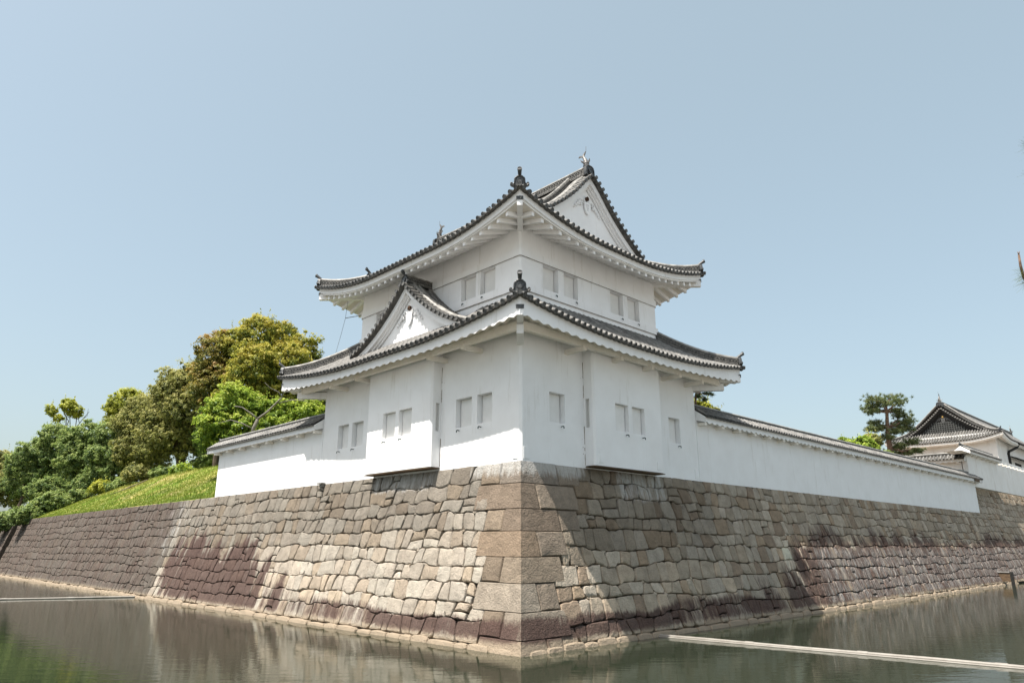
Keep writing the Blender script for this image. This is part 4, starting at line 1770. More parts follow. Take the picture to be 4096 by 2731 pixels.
# purlin under the lower eave and the arms that carry it
for sd in 'LFBK':
    L = RL.L(sd)
    mb = MB()
    s0, s1 = 0.98, L - 0.98
    a = RL.xy(sd, s0, 0.98)
    b = RL.xy(sd, s1, 0.98)
    mb.beam((*a, 11.50), (*b, 11.50), 0.20, 0.34)
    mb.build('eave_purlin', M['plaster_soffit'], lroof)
arms = {'L': [2.35, 4.7, 10.5, 13.0], 'F': [2.75, 5.3, 7.6, 9.9, 11.9], 'B': [3, 6, 9], 'K': [3, 6, 9, 12]}
for sd, lst in arms.items():
    for v in lst:
        s = v + 1.89
        mb = MB()
        a = RL.xy(sd, s, 0.82)
        b = RL.xy(sd, s, 1.95)
        mb.beam((*a, 11.34), (*b, 11.34), 0.20, 0.20)
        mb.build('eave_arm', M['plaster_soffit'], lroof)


# hip ridges with their end tiles
def hip_path(roof, corner, d0, d1, n=14, dz=0.03):
    pts = []
    for i in range(n + 1):
        d = d0 + (d1 - d0) * i / n
        sd = 'L' if corner[0] == 0 else 'K'
        L = roof.L(sd)
        s = d if corner[1] == 0 else L - d
        p = roof.p(sd, s, d, dz)
        pts.append(p)
    return pts


for cr in ((0, 0), (0, 1), (1, 0), (1, 1)):
    fx, fy = (-1 if cr[0] == 0 else 1), (-1 if cr[1] == 0 else 1)
    pth = hip_path(RL, cr, 0.20, 3.2)
    ridge(pth, lroof, 1.0, name='hip_ridge', hscale=1.2)
    ridge_end(pth[0] + Vector((fx * 0.05, fy * 0.05, 0.05)), (fx, fy), lroof, 0.95)
    mb = MB()                                        # round tile closing the corner of the eave
    q = hip_path(RL, cr, -0.05, 0.3, 3, 0.05)
    mb.tube(q, 0.088, 10, 0)
    mb.disc_end(q[0] + Vector((fx, fy, -0.1)) * 0.01, (fx, fy, -0.15), 0.098, m=1)
    smooth_by_angle(mb.build('corner_tile', [M['tile'], M['tile_dark']], lroof), 50)
    pth = hip_path(RU, cr, 0.20, 2.25)
    ridge(pth, uroof, 1.0, name='hip_ridge', hscale=1.2)
    ridge_end(pth[0] + Vector((fx * 0.05, fy * 0.05, 0.05)), (fx, fy), uroof, 0.95)
    mb = MB()
    q = hip_path(RU, cr, -0.05, 0.3, 3, 0.05)
    mb.tube(q, 0.088, 10, 0)
    mb.disc_end(q[0] + Vector((fx, fy, -0.1)) * 0.01, (fx, fy, -0.15), 0.098, m=1)
    smooth_by_angle(mb.build('corner_tile', [M['tile'], M['tile_dark']], uroof), 50)

# descending ridges on the long slopes, ending in upright end tiles
for sd, fx in (('L', -1), ('K', 1)):
    for y in (2.55, 12.79):
        s = y + 0.715
        pth = [RU.p(sd, s, d, 0.03) for d in [1.55 + 5.3 * i / 14 for i in range(15)]]
        ridge(pth, uroof, 0.85, name='descending_ridge')
        ridge_end(pth[0] + Vector((fx * 0.06, 0, 0.02)), (fx, 0), uroof, 0.9)

# main ridge
pth = [Vector((6.4, 1.42 + 12.5 * i / 20, 21.86 + 0.06 * (2 * i / 20 - 1) ** 2)) for i in range(21)]
ridge(pth, uroof, 1.15, name='main_ridge', hscale=1.12)
for y, fy in ((1.36, -1), (13.98, 1)):
    ridge_end((6.4, y, 21.86), (0, fy), uroof, 1.1, horn=False, arch=True)
    roof_fish((6.4, y - fy * 0.22, 22.42), (0, fy), uroof, 0.95)

# gables of the upper roof and the triangular dormer gable on the lower roof
gp = smooth_curve([(0, 21.86), (0.65, 21.28), (1.41, 20.45), (2.41, 19.56), (3.62, 18.68), (4.1, 18.38)], 40)
gable((0, -1, 0), (6.4, 1.29), (1, 0, 0), gp, 17.9, uroof)
gable((0, 1, 0), (6.4, 14.05), (-1, 0, 0), gp, 17.9, uroof, far=True, name='rear_gable')
cp = smooth_curve([(0, 15.92), (1.0, 14.98), (2.15, 14.10), (3.3, 13.44), (4.45, 12.98)], 40)
gable((-1, 0, 0), (-0.30, 7.67), (0, 1, 0), cp, 12.55, lroof, name='dormer_gable')
mb = MB()
for sg in (-1, 1):
    rows = [[(-0.35, 7.67 + sg * b, z - 0.07), (1.26, 7.67 + sg * b, z - 0.07)] for b, z in cp]
    mb.grid(rows, flip=(sg > 0))
droof = mb.build('dormer_roof', M['tile_pan'], lroof)
for sg in (-1, 1):
    for x in (0.62, 0.88, 1.14):
        mb = MB()
        tile_row(mb, [(x, 7.67 + sg * b, z + 0.0) for b, z in reversed(cp) if b > 0.1], Vector((1, 0, 0)), disc=True)
        smooth_by_angle(mb.build('dormer_tile_row', [M['tile'], M['tile_dark']], lroof), 50)
ridge([Vector((-0.30 + 1.55 * i / 6, 7.67, 15.90 - 0.0 * i)) for i in range(7)], lroof, 1.0, name='dormer_ridge')
ridge_end((-0.36, 7.67, 15.86), (-1, 0), lroof, 0.85)

# lightning conductor at the rear left corner of the upper storey
mb = MB()
p0 = Vector((U0 + 0.02, UY1 + 0.02, 16.15))
p1 = Vector((0.62, UY1 + 0.75, 16.0))
mb.tube([p0, p1], 0.02, 6)
mb.tube([Vector((0.65, UY1 + 0.65, 17.0)), p1], 0.010, 5)
mb.tube([p1, p1 + Vector((-0.1, 0.15, -0.9)), Vector((0.25, 15.35, 13.1))], 0.010, 5)
mb.build('lightning_cable', M['cable'], tower)
# ------------------------------------------------------------------ roofed plaster walls
FENCE_ROW = None


def fence_row_mesh(up_z=0.62, length=0.72):
    mb = MB()
    tile_row(mb, [(0, -0.60, 0.0), (0, -0.30, 0.19), (0, 0.02, 0.44)], Vector((1, 0, 0)), r=0.078)
    me = bpy.data.meshes.new('tile_row')
    me.from_pydata([tuple(p) for p in mb.v], [], mb.f)
    me.materials.append(M['tile'])
    me.materials.append(M['tile_dark'])
    me.polygons.foreach_set('material_index', mb.m)
    me.polygons.foreach_set('use_smooth', [True] * len(me.polygons))
    try:
        me.set_sharp_from_angle(angle=math.radians(50))
    except Exception:
        pass
    return me


def fence(thing, axis, c, a0, a1, z0, zw, a_eave0, a_eave1, th=0.45, ze=9.84, rotate=0.0, per=0.52, mat='plaster', scallop=0.045):
    """plastered wall under a small tiled roof. Runs along axis (0: along x at y=c, 1: along y at x=c); outer face towards -axis side.
    ze: height of the eave tiles"""
    global FENCE_ROW
    if FENCE_ROW is None:
        FENCE_ROW = fence_row_mesh()

    def pt(a, v, z):
        return Vector((a, c + v, z)) if axis == 0 else Vector((c + v, a, z))
    mb = MB()
    p = [pt(a0, 0, z0), pt(a1, 0, z0), pt(a1, th, z0), pt(a0, th, z0), pt(a0, 0, zw + 0.4), pt(a1, 0, zw + 0.4), pt(a1, th, zw + 0.4), pt(a0, th, zw + 0.4)]
    mb.hexa(p)
    mb.build('wall_body', M[mat], thing)
    mid = th / 2
    # roof bed, both slopes
    mb = MB()
    e0 = -0.58
    rows = [[pt(a_eave0, e0, ze - 0.03), pt(a_eave1, e0, ze - 0.03)], [pt(a_eave0, -0.28, ze + 0.16), pt(a_eave1, -0.28, ze + 0.16)], [pt(a_eave0, mid, ze + 0.52), pt(a_eave1, mid, ze + 0.52)],
            [pt(a_eave0, 2 * mid + 0.28, ze + 0.16), pt(a_eave1, 2 * mid + 0.28, ze + 0.16)], [pt(a_eave0, 2 * mid + 0.58, ze - 0.03), pt(a_eave1, 2 * mid + 0.58, ze - 0.03)]]
    mb.grid(rows)
    rf = mb.build('roof', M['tile_pan'], thing)
    # eave boards with scalloped edge and ribbed soffit, both ends closed
    n = max(10, int((a_eave1 - a_eave0) / 0.0783))
    fb = MB()
    top, bot, inn = [], [], []
    for i in range(n + 1):
        a = a_eave0 + (a_eave1 - a_eave0) * i / n
        wv = scallop * math.cos(2 * math.pi * a / per)
        top.append(pt(a, -0.47, ze + 0.02))
        bot.append(pt(a, -0.47, ze - 0.30 + wv))
        inn.append(pt(a, 0.01, ze - 0.10 + wv))
    fb.grid([inn, bot, top], flip=(axis == 1))
    fb.build('eave_board', M[mat], rf)
    eb = MB()
    for a, sg in ((a_eave0, -1), (a_eave1, 1)):
        eb.add([pt(a, -0.55, ze - 0.30), pt(a, -0.55, ze - 0.03), pt(a, mid, ze + 0.50), pt(a, 2 * mid + 0.55, ze - 0.03), pt(a, 2 * mid + 0.55, ze - 0.30), pt(a, mid, ze - 0.1)], [(0, 1, 2, 3, 4, 5)])
        aa = a - sg * (abs(a - (a0 if sg < 0 else a1)))
        eb.add([pt(a, -0.55, ze - 0.28), pt(aa, -0.55, ze - 0.28), pt(aa, 2 * mid + 0.55, ze - 0.28), pt(a, 2 * mid + 0.55, ze - 0.28)], [(0, 1, 2, 3)])
    eb.build('gable_board', M[mat], rf)
    # tile rows
    k = int(round((a_eave1 - a_eave0) / 0.325))
    pitch = (a_eave1 - a_eave0) / k
    o = origin(thing)
    for i in range(k):
        a = a_eave0 + (i + 0.5) * pitch
        ob = bpy.data.objects.new('tile_row', FENCE_ROW)
        COL.objects.link(ob)
        ob.parent = rf
        ob.location = pt(a, 0.0, ze + 0.02) - o
        if axis == 1:
            ob.rotation_euler = (0, 0, -math.pi / 2)
        j = 0.985 + 0.03 * hsh(i, 7)
        ob.scale = (j, 1.0 + 0.02 * (hsh(i, 8) - 0.5), 1.0)
    # pan tile strip between rows
    mb = MB()
    for i in range(k + 1):
        s0, s1 = a_eave0 + (i - 0.5) * pitch, a_eave0 + (i + 0.5) * pitch
        s0, s1 = max(a_eave0, s0), min(a_eave1, s1)
        rows = []
        for q in range(3):
            for v, z, up in ((-0.62 + 0.2 * q, 0.155 * q, 0.02), (-0.42 + 0.2 * q, 0.155 * (q + 1), 0.004)):
                rows.append([pt(s0 + (s1 - s0) * t, v, ze - 0.01 + z * 0.92 + up - 0.03 * (1 - (2 * t - 1) ** 2)) for t in (0, 0.25, 0.5, 0.75, 1)])
        mb.grid(rows)
        mb.grid([[q - Vector((0, 0, 0.035)) for q in rows[0]], rows[0]])
    mb.build('pan_tiles', M['tile_pan'], rf, kind='stuff')
    ridge([pt(a_eave0 + 0.15 + (a_eave1 - a_eave0 - 0.3) * i / 12, mid, ze + 0.44) for i in range(13)], rf, 0.78, pattern=False, name='ridge', hscale=0.85)
    # bracket arms under the eave
    na = max(2, int((a1 - a0) / 1.75))
    for i in range(na + 1):
        a = a0 + 0.25 + (a1 - a0 - 0.5) * i / na
        mb = MB()
        mb.beam(pt(a, -0.42, ze - 0.43), pt(a, 0.02, ze - 0.43), 0.24, 0.14)
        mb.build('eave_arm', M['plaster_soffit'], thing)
    mb = MB()
    mb.beam(pt(a_eave0 + 0.1, -0.30, ze - 0.30), pt(a_eave1 - 0.1, -0.30, ze - 0.30), 0.12, 0.12)
    mb.build('eave_purlin', M['plaster_soffit'], thing)
    return rf


fl = empty('roofed_wall', (0.2, 22, HT), 'short sunlit white roofed wall between the turret and the grassy bank', 'roofed wall')
rf = fence(fl, 1, 0.0, LY - 0.05, 29.1, HT - 0.02, 9.40, LY + 0.0, 29.9, ze=9.80, scallop=0.014)
ridge_end((0.22, 29.75, 10.2), (0, 1), rf, 0.55)
fr = empty('roofed_wall', (38, 0.2, HT), 'long shaded white roofed wall running right from the turret to its open end', 'roofed wall')
rf = fence(fr, 0, 0.0, LX - 0.05, 64.0, HT - 0.02, 9.45, LX + 0.0, 64.8, ze=9.88)
ridge_end((64.6, 0.22, 10.25), (1, 0), rf, 0.55)
# dark open hole in the far eave board
hb = MB()
hb.box(62.0, 63.6, -0.575, -0.545, 9.56, 9.80)
hb.build('missing_plaster', M['wood'], fr)

# small stone spout under the left wall
sp = MB()
sp.box(-0.28, 0.05, 14.62, 15.05, HT - 0.02, HT + 0.05)
sp.box(-0.16, 0.02, 14.70, 14.98, HT - 0.16, HT - 0.02)
tag(sp.build('drain_spout', M['paving']), 'small grey stone drain spout at the foot of the turret wall', 'drain spout')

# ------------------------------------------------------------------ the gatehouse far right
gate = empty('gatehouse', (110, 9, 9.3), 'distant white gatehouse with dark latticed gable and tiled hipped roof', 'gatehouse')
GX0, GX1, GY0, GY1 = 91.13, 134.0, 3.03, 15.1
mb = MB()
wall_face(mb, 0, GX0, -1, GY0, GY1, 9.2, 18.0, [])
gw = [(99.7, 103.2, 12.2, 14.6)]
wall_face(mb, 1, GY0, -1, GX0, GX1, 9.2, 18.0, gw)
mb.build('wall', M['plaster_far'], gate)
mb = MB()
mb.box(99.7, 103.2, GY0 + 0.25, GY0 + 0.35, 12.2, 14.6)
for (q0, q1) in ((99.7, 99.9), (103.0, 103.2)):
    mb.box(q0, q1, GY0 - 0.06, GY0 + 0.3, 12.2, 14.6)
mb.box(99.7, 103.2, GY0 - 0.06, GY0 + 0.3, 14.45, 14.6)
win = mb.build('lattice_window', M['black_wood'], gate)
for i in range(12):
    mb = MB()
    x = 100.0 + i * 0.265
    mb.box(x, x + 0.12, GY0 + 0.02, GY0 + 0.14, 12.22, 14.45)
    mb.build('window_bar', M['black_wood'], win)
mb = MB()                                      # awning over the window
mb.hexa([(96.6, GY0 - 1.0, 14.85), (108, GY0 - 1.0, 14.85), (108, GY0, 15.25), (96.6, GY0, 15.25), (96.6, GY0 - 1.0, 14.95), (108, GY0 - 1.0, 14.95), (108, GY0, 15.35), (96.6, GY0, 15.35)])
mb.build('window_awning', M['black_wood'], gate)
# small lower roof
mb = MB()
mb.hexa([(93.5, GY0 - 1.3, 11.55), (112, GY0 - 1.3, 11.55), (112, GY0, 12.1), (93.5, GY0, 12.1), (93.5, GY0 - 1.3, 11.67), (112, GY0 - 1.3, 11.67), (112, GY0, 12.22), (93.5, GY0, 12.22)])
mb.build('pent_roof', M['tile'], gate)
# faint plaster string and slot vents
mb = MB()
mb.box(GX0 - 0.02, 99.0, GY0 - 0.02, GY0 + 0.01, 13.30, 13.35)
mb.build('string_course', M['shutter'], gate)
# roof
RG = Roof(89.93, 135.2, 1.83, 16.3, 17.08, 0.76, 5.0, interp(smooth_curve([(0, 0), (1.2, 0.72), (2.3, 1.45), (3.6, 2.35), (4.8, 3.35), (6.0, 4.45), (7.23, 5.55)])), 3.0)
mb = MB()
for sd in 'FLBK':
    deck(RG, sd, 2.4, mb)
for sd in 'FB':
    rows = []
    for j in range(9):
        d = 2.0 + 5.2 * j / 8
        rows.append([RG.p(sd, s, d, -0.03) for s in (1.95, 12, RG.L(sd) - 1.95)])
    mb.grid(rows)
groof = mb.build('roof', M['tile_pan'], gate)
build_rows(RG, 'L', 2.4, groof)


def dtop_G(s):
    return 7.1 if min(s, RG.L('F') - s) > 1.95 else 9


build_rows(RG, 'F', dtop_G, groof, individual=False)
for sd in 'LF':
    L = RG.L(sd)
    mb = MB()
    n = 60
    mb.grid([[RG.p(sd, L * i / n, 0.25, -0.52 - 0.14) for i in range(n + 1)], [RG.p(sd, L * i / n, 0.03, -0.36) for i in range(n + 1)], [RG.p(sd, L * i / n, 0.03, -0.03) for i in range(n + 1)]], flip=(sd == 'L'))
    mb.build('eave_board', M['plaster_far'], groof)
    mb = MB()
    mb.grid([[RG.p(sd, min(max(L * i / n, d), L - d), d, -0.55) for i in range(n + 1)] for d in (0.2, 0.7, 1.3)])
    mb.build('soffit', M['plaster_far'], groof)
    for i in range(int(L / 0.62)):
        s = 0.6 + i * 0.62
        c = min(s, L - s)
        if c < 0.5:
            continue
        mb = MB()
        q = RG.p(sd, s, 0.30, -0.72)
        q2 = RG.p(sd, s, 1.25, -0.68)
        mb.beam(q, q2, 0.16, 0.17)
        mb.build('rafter', M['plaster_far'], groof)
for cr in ((0, 0), (0, 1)):
    fy = -1 if cr[1] == 0 else 1
    pth = hip_path(RG, cr, 0.3, 2.3, 8)
    ridge(pth, groof, 0.9, name='hip_ridge', pattern=False)
    ridge_end(pth[0], (-1, fy), groof, 0.8)
ridge([Vector((92.3 + 41.0 * i / 16, 9.06, 22.35 + 0.05 * (i / 8 - 1) ** 2)) for i in range(17)], groof, 1.3, name='main_ridge', pattern=False, hscale=1.35)
ridge_end((92.1, 9.06, 22.2), (-1, 0), groof, 1.45, horn=False, arch=True)
roof_fish((92.35, 9.06, 22.95), (-1, 0), groof, 1.15)
roof_fish((133.4, 9.06, 22.95), (1, 0), groof, 1.15)
ggp = smooth_curve([(0, 22.15), (0.9, 21.30), (2.0, 20.35), (3.1, 19.5), (4.1, 18.85), (4.9, 18.4)], 40)
gable((-1, 0, 0), (92.2, 9.06), (0, 1, 0), ggp, 18.35, groof, white=False, far=True, drop=0.16)
lat = MB()                                     # lattice in the gable field
for i in range(-11, 12):
    b = i * 0.30
    zt_ = 22.15 - 0.62 - abs(b) * 0.95
    if zt_ > 18.75:
        lat.box(92.42, 92.48, 9.06 + b - 0.035, 9.06 + b + 0.035, 18.4, min(zt_, 20.2))
for j in range(6):
    z = 18.62 + j * 0.28
    hw = (21.35 - z) / 0.95 - 0.2
    lat.box(92.40, 92.46, 9.06 - hw, 9.06 + hw, z, z + 0.07)
lat.build('gable_lattice', noise_mat('lattice_wood', (0.05, 0.055, 0.055), (0.11, 0.115, 0.11), 6, 0.8), groof)
for y in (3.1, 15.02):
    pth = [RG.p('F' if y < 9 else 'B', 2.55, d, 0.03) for d in [0.9 + 5.9 * i / 12 for i in range(13)]]
    ridge(pth, groof, 1.0, name='descending_ridge', pattern=False)
    ridge_end(pth[0] + Vector((0, -0.05 if y < 9 else 0.05, 0)), (0, -1 if y < 9 else 1), groof, 0.95)

# black rain pipe on the gatehouse corner
mb = MB()
mb.tube([(98.2, 1.9, 16.9), (97.9, 2.1, 16.45), (96.6, 2.85, 15.85), (96.3, 2.9, 15.5), (96.4, 2.9, 13.0), (96.9, 2.88, 10.6), (97.4, 0.6, 8.3), (98.0, -0.2, 6.0)], 0.16, 10)
for z in (14.8, 13.2, 11.7):
    mb.tube([(96.35, 2.9, z - 0.05), (96.35, 2.9, z + 0.05)], 0.20, 10)
mb.tube([(96.9, 2.8, 11.0), (100.5, 2.2, 11.4)], 0.12, 8)
mb.tube([(97.6, 1.75, 16.95), (135.0, 1.75, 16.95)], 0.11, 8)
smooth_by_angle(mb.build('rain_pipe', M['black_wood'], gate), 50)

# roofed walls in front of the gatehouse: one along the moat, one turning inwards
fg = empty('roofed_wall', (69, 0.3, 9.25), 'small white roofed wall with a gabled end on the distant higher stone wall', 'roofed wall')
rf = fence(fg, 0, 0.05, 62.9, 90.0, 9.2, 12.4, 62.3, 74.6, ze=12.62, mat='plaster_far')
ridge_end((62.45, 0.28, 13.1), (-1, 0), rf, 0.6)
ridge_end((74.4, 0.28, 13.0), (1, 0), rf, 0.5)
fp = empty('roofed_wall', (63, 3.5, 9.25), 'low tiled wall turning inwards behind the end of the long roofed wall', 'roofed wall')
fence(fp, 1, 62.95, 0.6, 9.0, 6.6, 11.6, 0.15, 9.0, ze=11.90, mat='plaster_far')

# ------------------------------------------------------------------ things on the water
br_ = MB()


def boom(a, b, label, nj, sink=0.02):
    a, b = Vector((a[0], a[1], WZ + 0.04)), Vector((b[0], b[1], WZ + 0.04))
    t = empty('floating_boom', tuple((a + b) / 2), label, 'boom', 'floating booms on the moat')
    for i in range(nj):
        p, q = a.lerp(b, i / nj), a.lerp(b, (i + 1) / nj)
        mb = MB()
        d = (q - p).normalized()
        mb.tube([p + d * 0.01, p.lerp(q, 0.5) + Vector((0, 0, 0.008 * (-1) ** i)), q - d * 0.01], 0.062, 14)
        smooth_by_angle(mb.build('boom_section', M['pipe'], t), 50)
        mb = MB()
        mb.tube([q - d * 0.16, q + d * 0.16], 0.075, 14)
        smooth_by_angle(mb.build('boom_collar', M['pipe'], t), 50)
        mb = MB()
        s = d.cross(Vector((0, 0, 1))) * 0.105
        mb.tube([p + s - Vector((0, 0, 0.03)), q + s - Vector((0, 0, 0.03))], 0.032, 10)
        smooth_by_angle(mb.build('side_float', M['pipe'], t), 50)
    return t


boom((5.72, -1.75), (7.35, -16.9), 'pale pipe boom floating on the water in the right foreground', 4)
boom((-1.95, 36.1), (-19.4, 44.7), 'pale pipe boom floating across the moat at the left', 5)

post = empty('water_post', (59.8, -2.6, WZ), 'dark post standing in the water with a flat arm to the wall, far right', 'post')
mb = MB()
mb.box(59.70, 59.92, -2.70, -2.46, -0.6, 1.25)
mb.build('shaft', M['black_wood'], post)
mb = MB()
mb.box(59.68, 59.94, -2.45, -1.45, 1.17, 1.26)
mb.build('arm', M['paving'], post)
mb = MB()
mb.box(59.74, 59.88, -2.45, -1.6, 0.4, 1.16)
mb.build('sluice_panel', M['wood'], post)
# ------------------------------------------------------------------ vegetation
RNG = np.random.default_rng(7)


def fast_quads(name, V, tint, mat, parent=None, kind=None, label=None):
    """V: (n,4,3) world coordinates, tint: (n,)"""
    n = len(V)
    o = origin(parent)
    V = V.reshape(-1, 3) - np.array([o.x, o.y, o.z])
    me = bpy.data.meshes.new(name)
    me.vertices.add(n * 4)
    me.vertices.foreach_set('co', V.astype(np.float32).ravel())
    me.loops.add(n * 4)
    me.loops.foreach_set('vertex_index', np.arange(n * 4, dtype=np.int32))
    me.polygons.add(n)
    me.polygons.foreach_set('loop_start', np.arange(0, n * 4, 4, dtype=np.int32))
    try:
        me.polygons.foreach_set('loop_total', np.full(n, 4, dtype=np.int32))
    except Exception:
        pass
    a = me.attributes.new('tint', 'FLOAT', 'POINT')
    a.data.foreach_set('value', np.repeat(np.clip(tint, 0, 1), 4).astype(np.float32))
    me.materials.append(mat)
    me.update(calc_edges=True)
    return link(name, me, parent, kind, label)


def leaf_quads(C, Nrm, size, ar=0.55, spread=0.9):
    """pointed leaf quads at C, facing roughly Nrm"""
    n = len(C)
    nn = Nrm + RNG.normal(0, spread, (n, 3))
    nn /= np.linalg.norm(nn, axis=1, keepdims=True) + 1e-9
    r = RNG.normal(0, 1, (n, 3))
    u = np.cross(nn, r)
    u /= np.linalg.norm(u, axis=1, keepdims=True) + 1e-9
    v = np.cross(nn, u)
    s = (size * (0.65 + 0.7 * RNG.random(n)))[:, None]
    bend = nn * s * 0.18
    return np.stack([C - u * s, C - v * s * ar + bend, C + u * s, C + v * s * ar + bend], axis=1)


def blob_points(c, r, n, shell=0.75, flat=1.0):
    """points in a lumpy ellipsoid, most of them near its surface; returns points and outward normals"""
    d = RNG.normal(0, 1, (n, 3))
    d /= np.linalg.norm(d, axis=1, keepdims=True)
    ph = RNG.random(3) * 6.28
    lump = 1 + 0.13 * np.sin(d[:, 0] * 5 + ph[0]) * np.sin(d[:, 1] * 5 + ph[1]) + 0.12 * np.sin(d[:, 2] * 6 + ph[2] + d[:, 0] * 4)
    rad = np.where(RNG.random(n) < shell, 1.0 - 0.22 * RNG.random(n) ** 2, RNG.random(n) ** 0.5)
    p = d * (rad * lump)[:, None] * np.array(r)
    return np.array(c) + p, d


def crown(name, lobes, mat, parent, dens=60, size=0.12, sub=0.40, tint_fn=None, sparse=0.0, twig=0.0):
    """lobes: (centre, radii); each lobe is a shell of small leaf clumps of uneven size, with gaps, so that light and dark tufts appear"""
    Vs, Ts = [], []
    for c, r in lobes:
        r = np.array(r)
        area = 4 * math.pi * ((r[0] * r[1]) ** 1.6 / 3 + (r[0] * r[2]) ** 1.6 / 3 + (r[1] * r[2]) ** 1.6 / 3) ** (1 / 1.6)
        ncl = max(14, int(area / (sub * sub) * 1.15))
        cc, nn = blob_points(c, r, ncl, 0.88)
        cc = np.array(c) + (cc - np.array(c)) * (0.80 + 0.34 * RNG.random(ncl))[:, None]
        keep = RNG.random(ncl) > (0.06 + sparse)
        cc, nn = cc[keep], nn[keep]
        m = len(cc)
        per = max(6, int(dens * 0.62))
        sz = sub * (0.45 + 0.75 * RNG.random(m))
        d = RNG.normal(0, 1, (m, per, 3))
        d /= np.linalg.norm(d, axis=2, keepdims=True)
        rad = RNG.random((m, per, 1)) ** 0.45
        q = cc[:, None, :] + d * rad * sz[:, None, None] * np.array([1, 1, 0.7])
        nv = d * 0.5 + nn[:, None, :] * 0.7 + np.array([0, 0, 0.5])
        q = q.reshape(-1, 3)
        Vs.append(leaf_quads(q, nv.reshape(-1, 3), size, spread=0.55))
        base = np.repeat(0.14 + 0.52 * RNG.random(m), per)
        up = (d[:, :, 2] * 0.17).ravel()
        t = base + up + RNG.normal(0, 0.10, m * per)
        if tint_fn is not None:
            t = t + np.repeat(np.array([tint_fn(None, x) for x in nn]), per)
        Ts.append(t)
        tw = max(twig, 0.10)                           # fine shoots standing out of the outline
        m2 = int(ncl * tw)
        if m2:
            c2, n2 = blob_points(c, r * 1.02, m2, 1.0)
            L = 0.25 + 0.6 * RNG.random(m2)
            tt = np.linspace(0, 1, 8)
            q = c2[:, None, :] + ((n2 * 0.55 + np.array([0, 0, 0.75])) * L[:, None])[:, None, :] * tt[None, :, None] + RNG.normal(0, 0.05, (m2, 8, 3))
            Vs.append(leaf_quads(q.reshape(-1, 3), np.repeat(n2, 8, axis=0), size * 0.8))
            Ts.append(np.full(m2 * 8, 0.55) + RNG.normal(0, 0.14, m2 * 8))
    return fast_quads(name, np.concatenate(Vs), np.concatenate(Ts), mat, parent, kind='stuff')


def limb(mb, a, b, r0, r1, bend=0.3, seed=0, n=6):
    a, b = Vector(a), Vector(b)
    L = (b - a).length
    pts, rs = [], []
    for i in range(n + 1):
        t = i / n
        w_ = math.sin(t * math.pi)
        pts.append(a.lerp(b, t) + Vector(((hsh(seed, i, 1) - 0.5), (hsh(seed, i, 2) - 0.5), (hsh(seed, i, 3) - 0.5))) * L * bend * 0.35 * w_)
        rs.append(r0 + (r1 - r0) * t)
    mb.tube(pts, rs, 7)
    return pts


# ---- grassy bank above the left wall
def bank_z(x, y):
    sl = 0.60 - 0.25 * sstep(55, 110, y)
    z = HT - 0.05 + sl * max(0, x - 0.1)
    top = 10.9 - 1.6 * sstep(60, 115, y)
    k = top - z
    z = z if k > 0.6 else top - 0.6 * math.exp(-max(0.0, (0.6 - k)) / 0.6) if k < 0.6 else z
    z += 0.16 * (vnoise(x * 0.8 + y * 0.13, 5) - 0.5) + 0.18 * (vnoise(y * 0.35, 6) - 0.5) * min(1, max(0, x / 2))
    return z


mb = MB()
rows = []
for j in range(31):
    x = 0.12 + 26 * (j / 30) ** 1.5
    rows.append([(x, y, bank_z(x, y) if x > 0.2 else HT - 0.03) for y in [LY + 0.6 + 120 * (i / 110) for i in range(111)] + [160, 220, 320]])
mb.grid(rows, flip=True)
bank = mb.build('grass_bank', M['grass'], None, smooth=True)
tag(bank, kind='structure')
# grass blades on the slope
n = 42000
yy = 29.0 + 70 * RNG.random(n) ** 1.3
xx = 0.02 + 9.0 * RNG.random(n) ** 1.25
zz = np.array([bank_z(max(a, 0.2), b) for a, b in zip(xx, yy)])
C = np.stack([xx, yy, zz], 1)
hgt = 0.06 + 0.11 * RNG.random(n)
ang = RNG.random(n) * 6.28
u = np.stack([np.cos(ang), np.sin(ang), np.zeros(n)], 1) * 0.03
lean = RNG.normal(0, 0.05, (n, 3))
lean[:, 2] = hgt
V = np.stack([C - u, C + u, C + u * 0.2 + lean, C - u * 0.2 + lean], axis=1)
pt_ = np.array([vnoise(a * 0.5 + 3, 1) * 0.5 + vnoise(b * 0.33, 2) * 0.5 for a, b in zip(xx, yy)])
gr = fast_quads('grass', V, 0.15 + 0.75 * pt_ + RNG.normal(0, 0.08, n), M['grass_blade'])
tag(gr, 'short green and straw coloured grass on the bank above the wall', 'grass', kind='stuff')

F_PX, CXP, CYP = 1616.0, 1176.0, 784.0
_h = math.radians(-44.024)
_fh = Vector((-math.sin(_h), math.cos(_h), 0))
_rt = Vector((_fh.y, -_fh.x, 0))
_fw = _fh * math.cos(PITCH) + Vector((0, 0, math.sin(PITCH)))
_up = _rt.cross(_fw)


def at_depth(px, py, D):
    """point of the place seen at (px,py) of the 2352-wide photograph, D metres deep"""
    return Vector(CAM) + (_fw * F_PX + _rt * (px - CXP) - _up * (py - CYP)) * (D / F_PX)


def ball(px, py, D, rpx, sq=1.0, sd=1.0):
    p = at_depth(px, py, D)
    r = rpx * D / F_PX
    return (tuple(p), (r * sd, r * sd, r * sq))


